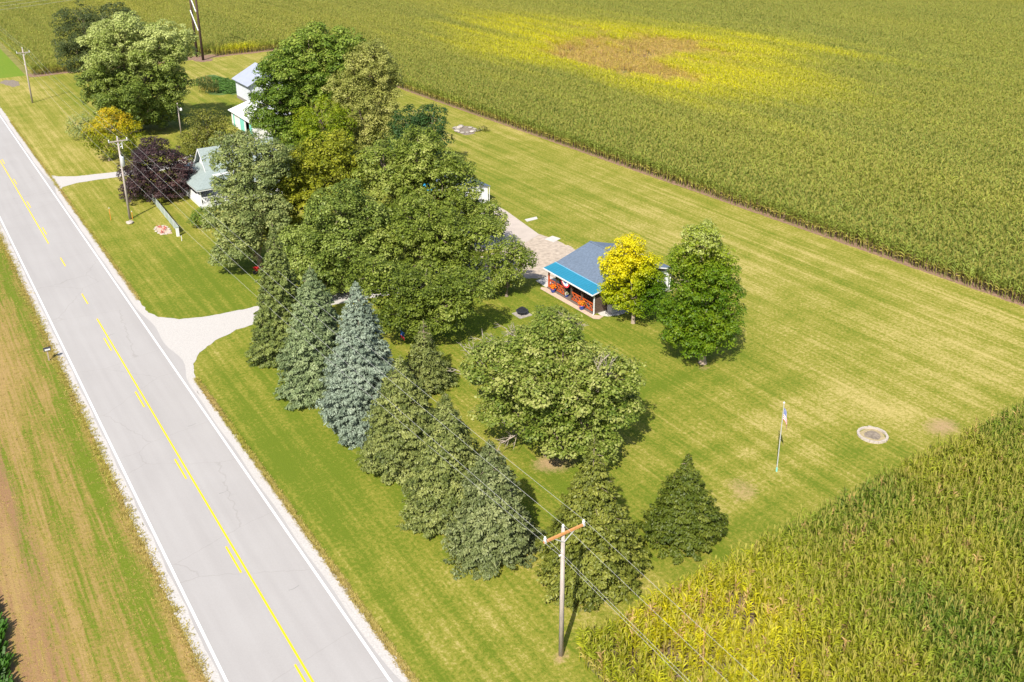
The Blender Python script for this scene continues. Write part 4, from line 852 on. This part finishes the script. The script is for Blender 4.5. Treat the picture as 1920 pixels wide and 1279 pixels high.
# small white outbuilding by the apron
s2 = thing('garden_shed', 'small white shed with blue grey roof behind the maples', 'shed', (62.3, 106.6, 0))
MB().box(60.2, 64.6, 103.7, 109.6, 0, 2.35).build('wall', M['white_wall'], s2)
for yy in (103.71, 109.59): MB().poly([(60.2, yy, 2.35), (64.6, yy, 2.35), (62.4, yy, 3.05)]).build('gable', M['white_wall'], s2)
MB().slab([(59.9, 103.4, 2.38), (62.4, 103.4, 3.2), (62.4, 109.9, 3.2), (59.9, 109.9, 2.38)], .07).slab([(62.4, 103.4, 3.2), (64.9, 103.4, 2.38), (64.9, 109.9, 2.38), (62.4, 109.9, 3.2)], .07).build('roof', M['shingle_blue'], s2)
d = MB().box(60.9, 63.6, 103.64, 103.68, .05, 2.1).build('door', M['white_paint'], s2); MB().box(62.2, 62.35, 103.6, 103.64, .7, .85).build('handle', M['black_metal'], d)
MB().bar((64.72, 103.5, 2.3), (64.7, 103.55, .05), .08, .08).build('downspout', M['white_paint'], s2)
ps = thing('play_canopy', 'blue canopied play frame glimpsed behind the maples', 'play frame', (58.0, 107, 0))
for xx, yy in ((57.1, 106), (58.9, 106), (57.1, 108), (58.9, 108)): MB().box(xx-.06, xx+.06, yy-.06, yy+.06, 0, 2.4).build('post', M['arm_wood'], ps)
MB().box(57.0, 59.0, 105.9, 108.1, 1.2, 1.28).build('deck', M['arm_wood'], ps); MB().slab([(56.8, 105.7, 2.3), (58, 105.7, 3.1), (58, 108.3, 3.1), (56.8, 108.3, 2.3)], .04).slab([(58, 105.7, 3.1), (59.2, 105.7, 2.3), (59.2, 108.3, 2.3), (58, 108.3, 3.1)], .04).build('canopy', M['tarp'], ps)

# ------------------------------------------------------------------ poles and wires
def power_pole(px, py, top_py, label, arm=2.3, arm_dz=.25, armmat='arm_wood', transformer=False, armdir=(1, 0), neut=1.75):
    b = G(px, py); hgt = at_depth(b, px, top_py)[0][2]; t = thing('utility_pole', label, 'utility pole', (b[0], b[1], 0), 'wooden power poles along the road')
    MB().tube((b[0], b[1], -.2), (b[0], b[1], hgt), .155, .105, 12).build('shaft', M['pole_wood'], t, True)
    ax, ay = armdir; za = hgt-arm_dz; of = np.array([-ay, ax])*-.13; A = []
    a0 = (b[0]-ax*arm/2+of[0], b[1]-ay*arm/2+of[1], za); a1 = (b[0]+ax*arm/2+of[0], b[1]+ay*arm/2+of[1], za)
    MB().bar(a0, a1, .10, .13).build('crossarm', M[armmat], t)
    for k in (-1, 1): MB().bar((b[0]+k*ax*arm*.26+of[0], b[1]+k*ay*arm*.26+of[1], za-.06), (b[0]+of[0]*.8, b[1]+of[1]*.8, za-.62), .03, .05).build('brace', M['galv'], t)
    for k in (-.47, .47):
        q = (b[0]+k*ax*arm+of[0], b[1]+k*ay*arm+of[1], za+.065); MB().lathe(q, [(.03, 0), (.03, .07), (.075, .08), (.08, .15), (.05, .2), (.055, .25), (.02, .27)], 10).build('insulator', M['white_wall'], t); A.append((q[0], q[1], q[2]+.25))
        MB().bar((q[0], q[1], q[2]-.14), (q[0], q[1], q[2]+.002), .125, .16).build('end_plate', M['galv'], t)
    q = (b[0], b[1], hgt); MB().lathe(q, [(.03, 0), (.03, .08), (.07, .09), (.08, .16), (.045, .22), (.02, .25)], 10).build('insulator', M['white_wall'], t); A.insert(1, (q[0], q[1], q[2]+.22))
    zn = hgt-neut; MB().tube((b[0]-.10, b[1], zn), (b[0]-.24, b[1], zn), .04, .05, 8).build('bracket', M['white_wall'], t); A.append((b[0]-.22, b[1], zn+.04))
    if transformer:
        c = (b[0]+.10, b[1]-.36, hgt-3.6); tr = MB().lathe(c, [(.2, 0), (.26, .05), (.26, 1.15), (.22, 1.25), (.06, 1.3)], 16).build('transformer', M['galv'], t, True)
        MB().lathe((c[0]-.08, c[1], c[2]+1.28), [(.05, 0), (.07, .06), (.04, .12), (.06, .18), (.02, .25)], 8).build('bushing', M['white_wall'], tr)
        MB().bar((b[0], b[1]-.1, c[2]+.8), (c[0], c[1]+.2, c[2]+.8), .12, .08).build('mount', M['galv'], tr)
        MB().tube((b[0]+.16, b[1]-.05, hgt-1.2), (b[0]+.42, b[1]-.1, hgt-1.05), .04, .05, 8).tube((b[0]+.42, b[1]-.1, hgt-1.4), (b[0]+.42, b[1]-.1, hgt-.7), .055, .045, 8).build('fuse_cutout', M['white_wall'], t)
    return b, hgt, A
pa = power_pole(1052, 1228, 990, 'near wooden power pole with orange crossarm in front of the spruces', arm=2.75)
pb = power_pole(244, 411, 259, 'transformer pole beside the purple maple', arm_dz=.35, armmat='pole_wood', transformer=True, neut=3.9)
pc = power_pole(61, 193, 91, 'far thin power pole near the end of the yard', arm_dz=.75, armmat='pole_wood', neut=3.)
def wire(p, q, sag, label, rad=.008):
    p = np.array(p); q = np.array(q); n = 22; mb = MB(); pts = [p+(q-p)*t-np.array([0, 0, 4*sag*t*(1-t)]) for t in np.linspace(0, 1, n)]
    for i in range(n-1): mb.tube(pts[i], pts[i+1], rad, rad, 5, False)
    return tag(mb.build('power_line', M['wire']), label, 'power line', 'wires between the roadside poles')
nm = ('outer road side wire', 'pole top wire', 'outer lawn side wire', 'lower neutral wire')
for i in range(4):
    wire(pa[2][i], pb[2][i], .75 if i < 3 else .9, nm[i]+' from the near pole to the transformer pole')
    wire(pb[2][i], pc[2][i], .8, nm[i]+' from the transformer pole to the far pole')
    a = np.array(pa[2][i]); wire(a, a+np.array([-1.0, -78, .3]), .7, nm[i]+' leaving the near pole over the corn')
    a = np.array(pc[2][i]); wire(a, a+np.array([.5, 95, 0]), .9, nm[i]+' running on beyond the far pole')
wire((pb[0][0], pb[0][1], pb[1]-2.6), (34.5, 127.2, 3.9), .4, 'service wire from the transformer pole to the farmhouse')
# tall double transmission pole
b1, b2 = G(381, 113), G(370, 107)
t = thing('transmission_structure', 'tall dark double pole transmission structure at the corn edge', 'power pylon', (b1[0], b1[1], 0))
HT = 22.
for b in (b1, b2): MB().tube((b[0], b[1], -.3), (b[0], b[1], HT), .30, .2, 12).build('pole', M['pole_dark'], t, True)
def lerp(z, b): return (b[0]-.33, b[1], z)
for k, (z0, z1) in enumerate(((6.9, 11.0), (11.2, 15.4), (15.6, 19.6))): MB().bar(lerp(z0, b1), lerp(z1, b2), .16, .2).build('brace', M['white_paint'], t)
MB().bar((b1[0]-.35, b1[1]-3.5, HT-1.6), (b2[0]-.35, b2[1]+3.5, HT-1.6), .25, .35).build('crossarm', M['pole_dark'], t)
INS = []
for f in (-3.2, 2.45, 8.1):
    q = (b1[0]-.35, b1[1]+f, HT-1.78); mb = MB()
    for k in range(7): mb.lathe((q[0], q[1], q[2]-.2*k-.14), [(.03, 0), (.12, .03), (.12, .06), (.03, .12)], 8)
    mb.tube(q, (q[0], q[1], q[2]-1.5), .025).build('insulator_string', M['box_grey'], t); INS.append((q[0], q[1], q[2]-1.5))
for i, q in enumerate(INS):
    o = wire(q, (q[0]-170, q[1]+6, q[2]), 5.0, ('nearest', 'middle', 'farthest')[i]+' high conductor crossing the fields left of the tall poles', .016)
    o["group"] = 'high transmission wires'
    o = wire(q, (q[0]+170, q[1]-6, q[2]), 5.0, ('nearest', 'middle', 'farthest')[i]+' high conductor crossing the corn right of the tall poles', .016)
    o["group"] = 'high transmission wires'
yb_ = G(340, 252); t = thing('yard_light', 'slim yard light pole beside the big silver maple', 'yard light', (*yb_, 0)); hz = at_depth(yb_, 334, 193)[0][2]
MB().tube((*yb_, -.1), (*yb_, hz), .11, .08, 10).build('pole', M['pole_wood'], t, True)
MB().bar((yb_[0], yb_[1], hz-1.0), (yb_[0]+.35, yb_[1]-.4, hz-.85), .05, .05).build('arm', M['galv'], t); MB().lathe((yb_[0]+.38, yb_[1]-.43, hz-1.35), [(.1, 0), (.2, .12), (.2, .3), (.1, .5), (.03, .55)], 12).build('lamp_shade', M['white_wall'], t)

# ------------------------------------------------------------------ flagpole, mailbox, fire pits and small things
b = G(1456, 884); hz = at_depth(b, 1456, 757)[0][2]; t = thing('flagpole', 'slim white flagpole with drooping flag on the front lawn', 'flagpole', (*b, 0))
MB().tube((*b, .3), (*b, hz), .04, .028, 10).build('pole', M['galv'], t); MB().lathe((*b, hz), [(.02, 0), (.065, .05), (.07, .09), (.03, .15)], 10).build('finial', M['white_paint'], t); MB().tube((*b, -.1), (*b, .34), .075, .065, 10).build('base_sleeve', M['teal'], t)
nu, nv = 16, 12; me = bpy.data.meshes.new('flag'); V = []; FQ = []; UV = []
wd = np.array([.86, -.5, 0]); wn = np.array([.5, .86, 0])
for j in range(nv+1):
    for i in range(nu+1):
        u, v = i/nu, j/nv; out = .42*(1-math.exp(-2.2*u)); drop = 1.05*u**1.25; fold = .10*math.sin(u*9+v*1.5)*u**.5
        V.append(np.array([.05, -.02, hz-1.35+1.0*v-drop-.0])+wd*(out*(1-.2*v))+wn*fold)
for j in range(nv):
    for i in range(nu): a = j*(nu+1)+i; FQ.append((a, a+1, a+nu+2, a+nu+1)); UV += [(i/nu, j/nv), ((i+1)/nu, j/nv), ((i+1)/nu, (j+1)/nv), (i/nu, (j+1)/nv)]
me = fast_mesh('flag', np.array(V), FQ, M['flag'], smooth=True); uvl = me.uv_layers.new(name='UVMap'); uvl.data.foreach_set("uv", np.array(UV, np.float32).ravel()); link('flag', me, t)

def rock_mesh(name, seed, mat, flat_=.6):
    r = np.random.default_rng(seed); mb = MB(); n = 7
    prof = [(.34, 0), (.5, .18), (.46, .42), (.25, .58)]; mb.lathe((0, 0, 0), prof, n)
    mb.v = [(x*(1+r.normal(0, .12)), y*(1+r.normal(0, .12)), z*flat_*(1+r.normal(0, .08))) for x, y, z in mb.v]
    me = bpy.data.meshes.new(name); me.from_pydata(mb.v, [], mb.f); me.materials.append(mat); me.update(); return me
RK = [rock_mesh('stone', i, M['stone']) for i in range(4)]; RW = [rock_mesh('stone', 10+i, M['stone_white']) for i in range(3)]
b = G(1636, 817); t = thing('fire_ring', 'round stone fire ring on the lawn near the corn', 'fire ring', (*b, 0))
c1 = MB()
for i in range(26): pass
n = 22; blk = bpy.data.meshes.new('stone'); mb = MB().box(-.10, .10, -.155, .155, 0, .16); mb.v = [(x*(1 if z == 0 else .9), y*(1 if z == 0 else .93), z) for x, y, z in mb.v]; blk.from_pydata(mb.v, [], mb.f); blk.materials.append(M['stone_white']); blk.update()
for i in range(n):
    a = 2*math.pi*i/n; o = link('stone', blk, t, (1.08*math.cos(a), 1.08*math.sin(a), .012)); o.rotation_euler = (0, 0, a+rng.normal(0, .06)); o.scale = (1, 1, rng.uniform(.75, 1.15))
V = [(0, 0, .06)]; m = 28
for rr, z in ((.62, .055), (.98, .02)):
    for i in range(m): a = 2*math.pi*i/m; k = rr*(1+.08*math.sin(3*a)+rng.normal(0, .03)); V.append((k*math.cos(a), k*math.sin(a), z))
me = bpy.data.meshes.new('ash_bed'); me.from_pydata(V[:m+1], [], [(0, 1+i, 1+(i+1) % m) for i in range(m)]); me.materials.append(M['ash']); link('ash_bed', me, t)
me = bpy.data.meshes.new('straw'); me.from_pydata(V[1:], [], [(i, m+i, m+(i+1) % m, (i+1) % m) for i in range(m)]); me.materials.append(M['straw']); link('straw', me, t)
# steel fire pit
b = G(979, 590); t = thing('fire_pit', 'black steel fire pit with mesh dome on a square slab', 'fire pit', (*b, 0))
mb = MB().box(b[0]-.75, b[0]+.75, b[1]-.75, b[1]+.75, 0, .07); mb.build('paver_base', M['stone'], t)
for i in range(4): a = math.pi/4+i*math.pi/2; MB().bar((b[0]+.42*math.cos(a), b[1]+.42*math.sin(a), .07), (b[0]+.38*math.cos(a), b[1]+.38*math.sin(a), .36), .05, .05).build('leg', M['black_metal'], t)
MB().lathe((*b, .07), [(.2, .14), (.42, .22), (.52, .36), (.66, .37), (.66, .40), (.5, .40)], 8).build('bowl', M['black_metal'], t)
mb = MB()
for i in range(10):
    a = math.pi*i/10; pts = [(b[0]+.48*math.cos(th)*math.cos(a), b[1]+.48*math.cos(th)*math.sin(a), .47+.34*math.sin(th)) for th in np.linspace(0, math.pi, 11)]
    for p, q in zip(pts, pts[1:]): mb.tube(p, q, .012, .012, 4, False)
for rr, z in ((.48, .47), (.42, .63), (.28, .75)):
    pts = [(b[0]+rr*math.cos(x), b[1]+rr*math.sin(x), z) for x in np.linspace(0, 2*math.pi, 17)]
    for p, q in zip(pts, pts[1:]): mb.tube(p, q, .012, .012, 4, False)
mb.build('spark_dome', M['black_metal'], t); MB().tube((b[0], b[1], .80), (b[0], b[1], .9), .03, .05, 8).build('handle', M['black_metal'], t)
# burn spot stones
c0 = G(872, 244)
for i in range(12):
    a = 2*math.pi*i/12+rng.normal(0, .15); k = rng.uniform(.55, 1); o = link('stone', RK[i % 4] if i % 3 else RW[i % 3], None, (c0[0]+1.8*k*math.cos(a), c0[1]+3.0*k*math.sin(a), .015)); s = rng.uniform(.5, 1.1); o.scale = (s, s*1.2, s*.9); o.rotation_euler = (0, 0, a)
    tag(o, 'loose stone lying on the burn spot in the back lawn', 'stone', 'stones on the burn spot')
tree('weed_clump', 'low green weeds at the right end of the burn spot', (908, 246), [(905, 243, 8), (897, 244, 6), (912, 245, 5)], M['l_dull'], .2, 10, .4, .03, 130, cat='weeds', zmin=.03)
# mailbox
b = G(92, 676); t = thing('mailbox', 'black mailbox with white number plate on a wooden post', 'mailbox', (*b, 0))
MB().box(b[0]-.05, b[0]+.05, b[1]-.05, b[1]+.05, -.1, 1.02).build('post', M['deadwood'], t)
mb = MB(); n = 10; prof = [(-.14, 0), (.14, 0)]+[(.14*math.cos(math.pi*i/n), .16+.14*math.sin(math.pi*i/n)) for i in range(n+1)]
xa, xb = b[0]-.28, b[0]+.34; p0 = [(xa, b[1]+q[0], 1.06+q[1]) for q in prof]; p1 = [(xb, b[1]+q[0], 1.06+q[1]) for q in prof]; k = len(prof)
mb.poly(p0[::-1]).poly(p1)
for i in range(k): j = (i+1) % k; mb.poly([p0[i], p0[j], p1[j], p1[i]])
mb.build('box', M['black_metal'], t); MB().box(b[0]-.3, b[0]+.3, b[1]-.12, b[1]+.12, 1.02, 1.06).build('shelf', M['deadwood'], t)
MB().box(b[0]-.2, b[0]+.26, b[1]-.155, b[1]-.142, 1.10, 1.24).build('number_plate', M['white_paint'], t); MB().box(xb-.12, xb-.09, b[1]+.145, b[1]+.16, 1.2, 1.42).build('signal_flag', M['red'], t)
# fence, pedestal and bed near the transformer pole
f0, f1 = np.array([27.3, 129.5]), np.array([26.75, 115.4]); t = thing('fence', 'low grey green fence running along the lawn to the farmhouse', 'fence', (*f0, 0)); n = 6
for i in range(n+1): p = f0+(f1-f0)*i/n; MB().tube((p[0], p[1], -.05), (p[0], p[1], 1.18), .035, .035, 8).build('post', M['galv'], t)
MB().tube((*f0, 1.1), (*f1, 1.1), .025).build('top_rail', M['galv'], t)
sl = MB().box(-.008, .008, -.04, .04, .06, 1.06); me = bpy.data.meshes.new('slat'); me.from_pydata(sl.v, [], sl.f); me.materials.append(M['fence_green']); me.update()
for i in range(141):
    p = f0+(f1-f0)*(i+.5)/141; o = link('slat', me, t, (p[0]-f0[0], p[1]-f0[1], 0))
b = G(334, 443); t = thing('utility_pedestal', 'white green utility pedestal at the end of the fence', 'pedestal', (*b, 0)); MB().box(b[0]-.16, b[0]+.16, b[1]-.14, b[1]+.14, 0, 1.15).build('cabinet', M['white_wall'], t); MB().box(b[0]-.19, b[0]+.19, b[1]-.17, b[1]+.17, 1.15, 1.3).build('cap', M['fence_green'], t)
def stake(px, py, h, mat, label):
    b = G(px, py); t = thing('marker_stake', label, 'marker stake', (*b, 0)); MB().tube((*b, -.05), (*b, h), .035, .03, 8).build('rod', M[mat], t); MB().tube((*b, h), (*b, h+.12), .045, .03, 8).build('cap', M['white_paint'], t)
stake(341, 452, .6, 'white_paint', 'short white marker stake in front of the utility pedestal'); stake(208, 413, 1.6, 'orange_stake', 'tall orange marker stake left of the transformer pole'); stake(249, 411, 1.0, 'orange_stake', 'orange marker stake at the foot of the transformer pole')
b = G(305, 432); t = thing('flower_bed', 'small stone flower bed with red flowers beside the fence', 'flower bed', (*b, 0))
MB().slab([(b[0]-.7, b[1]-1.6, .05), (b[0]+.7, b[1]-1.8, .05), (b[0]+.8, b[1]+1.5, .05), (b[0]-.6, b[1]+1.6, .05)], .05).build('mulch', M['paver'], t)
for i in range(12):
    a = 2*math.pi*i/12; o = link('stone', RW[i % 3], t, (.78*math.cos(a), 1.65*math.sin(a), 0)); o.scale = (.38, .5, .4); o.rotation_euler = (0, 0, a*2)
r = np.random.default_rng(5); n = 84; cc = r.integers(0, 4, n); pos = np.stack([np.array([-.3, .2, .35, -.1])[cc], np.array([-1.1, -.3, .5, 1.1])[cc], np.full(n, .22)], 1)+r.normal(0, 1, (n, 3))*np.array([.14, .18, .07]); V, Q = leaf_quads(pos, unit(r.normal(size=(n, 3))+[0, 0, .8]), np.full(n, .14), .9, r)
link('flowers', fast_mesh('flowers', V, Q[:n], M['flower_red']), t)
for i, (px, py) in enumerate(((342, 305), (347, 307), (353, 304), (358, 306), (364, 304), (244, 419))):
    p = G(px, py); o = link('boulder', RW[i % 3], None, (p[0], p[1], -.02)); s = rng.uniform(.8, 1.15); o.scale = (s, s, s); o.rotation_euler = (0, 0, i)
    if i < 5: tag(o, 'pale boulder in the short row beside the purple maple', 'boulder', 'pale boulders beside the farmhouse')
    else: tag(o, 'single pale boulder at the foot of the transformer pole', 'boulder')
# red wheelbarrow-like cart under the willow, small flag under the grove
b = G(486, 512); t = thing('garden_cart', 'small red garden cart under the grey green tree', 'cart', (*b, 0))
mb = MB(); mb.v = [(b[0]+x*k, b[1]+y*k, z) for z, k in ((.38, .7), (.72, 1.)) for x, y in ((-.55, -.38), (.55, -.38), (.55, .38), (-.55, .38))]; mb.f = [(3, 2, 1, 0), (0, 1, 5, 4), (1, 2, 6, 5), (2, 3, 7, 6), (3, 0, 4, 7)]; mb.build('tray', M['red'], t)
MB().tube((b[0]-.5, b[1]-.06, .2), (b[0]-.5, b[1]+.06, .2), .2, .2, 14).build('wheel', M['black_metal'], t)
for s in (-1, 1): MB().tube((b[0]-.5, b[1]+s*.1, .2), (b[0]+1.0, b[1]+s*.3, .62), .02).build('handle', M['pole_wood'], t); MB().tube((b[0]+.4, b[1]+s*.22, .45), (b[0]+.45, b[1]+s*.26, 0), .02).build('leg', M['black_metal'], t)
b = G(752, 648); t = thing('garden_flag', 'small blue and red flag on a stake under the grove', 'garden flag', (*b, 0))
MB().tube((*b, -.05), (*b, 1.7), .02).build('stake', M['black_metal'], t)
MB().box(b[0]+.02, b[0]+.035, b[1]-.75, b[1]-.02, 1.15, 1.62).build('blue_field', M['blue_cloth'], t); MB().box(b[0]+.02, b[0]+.035, b[1]-.75, b[1]-.02, .85, 1.14).build('red_field', M['red_cloth'], t)
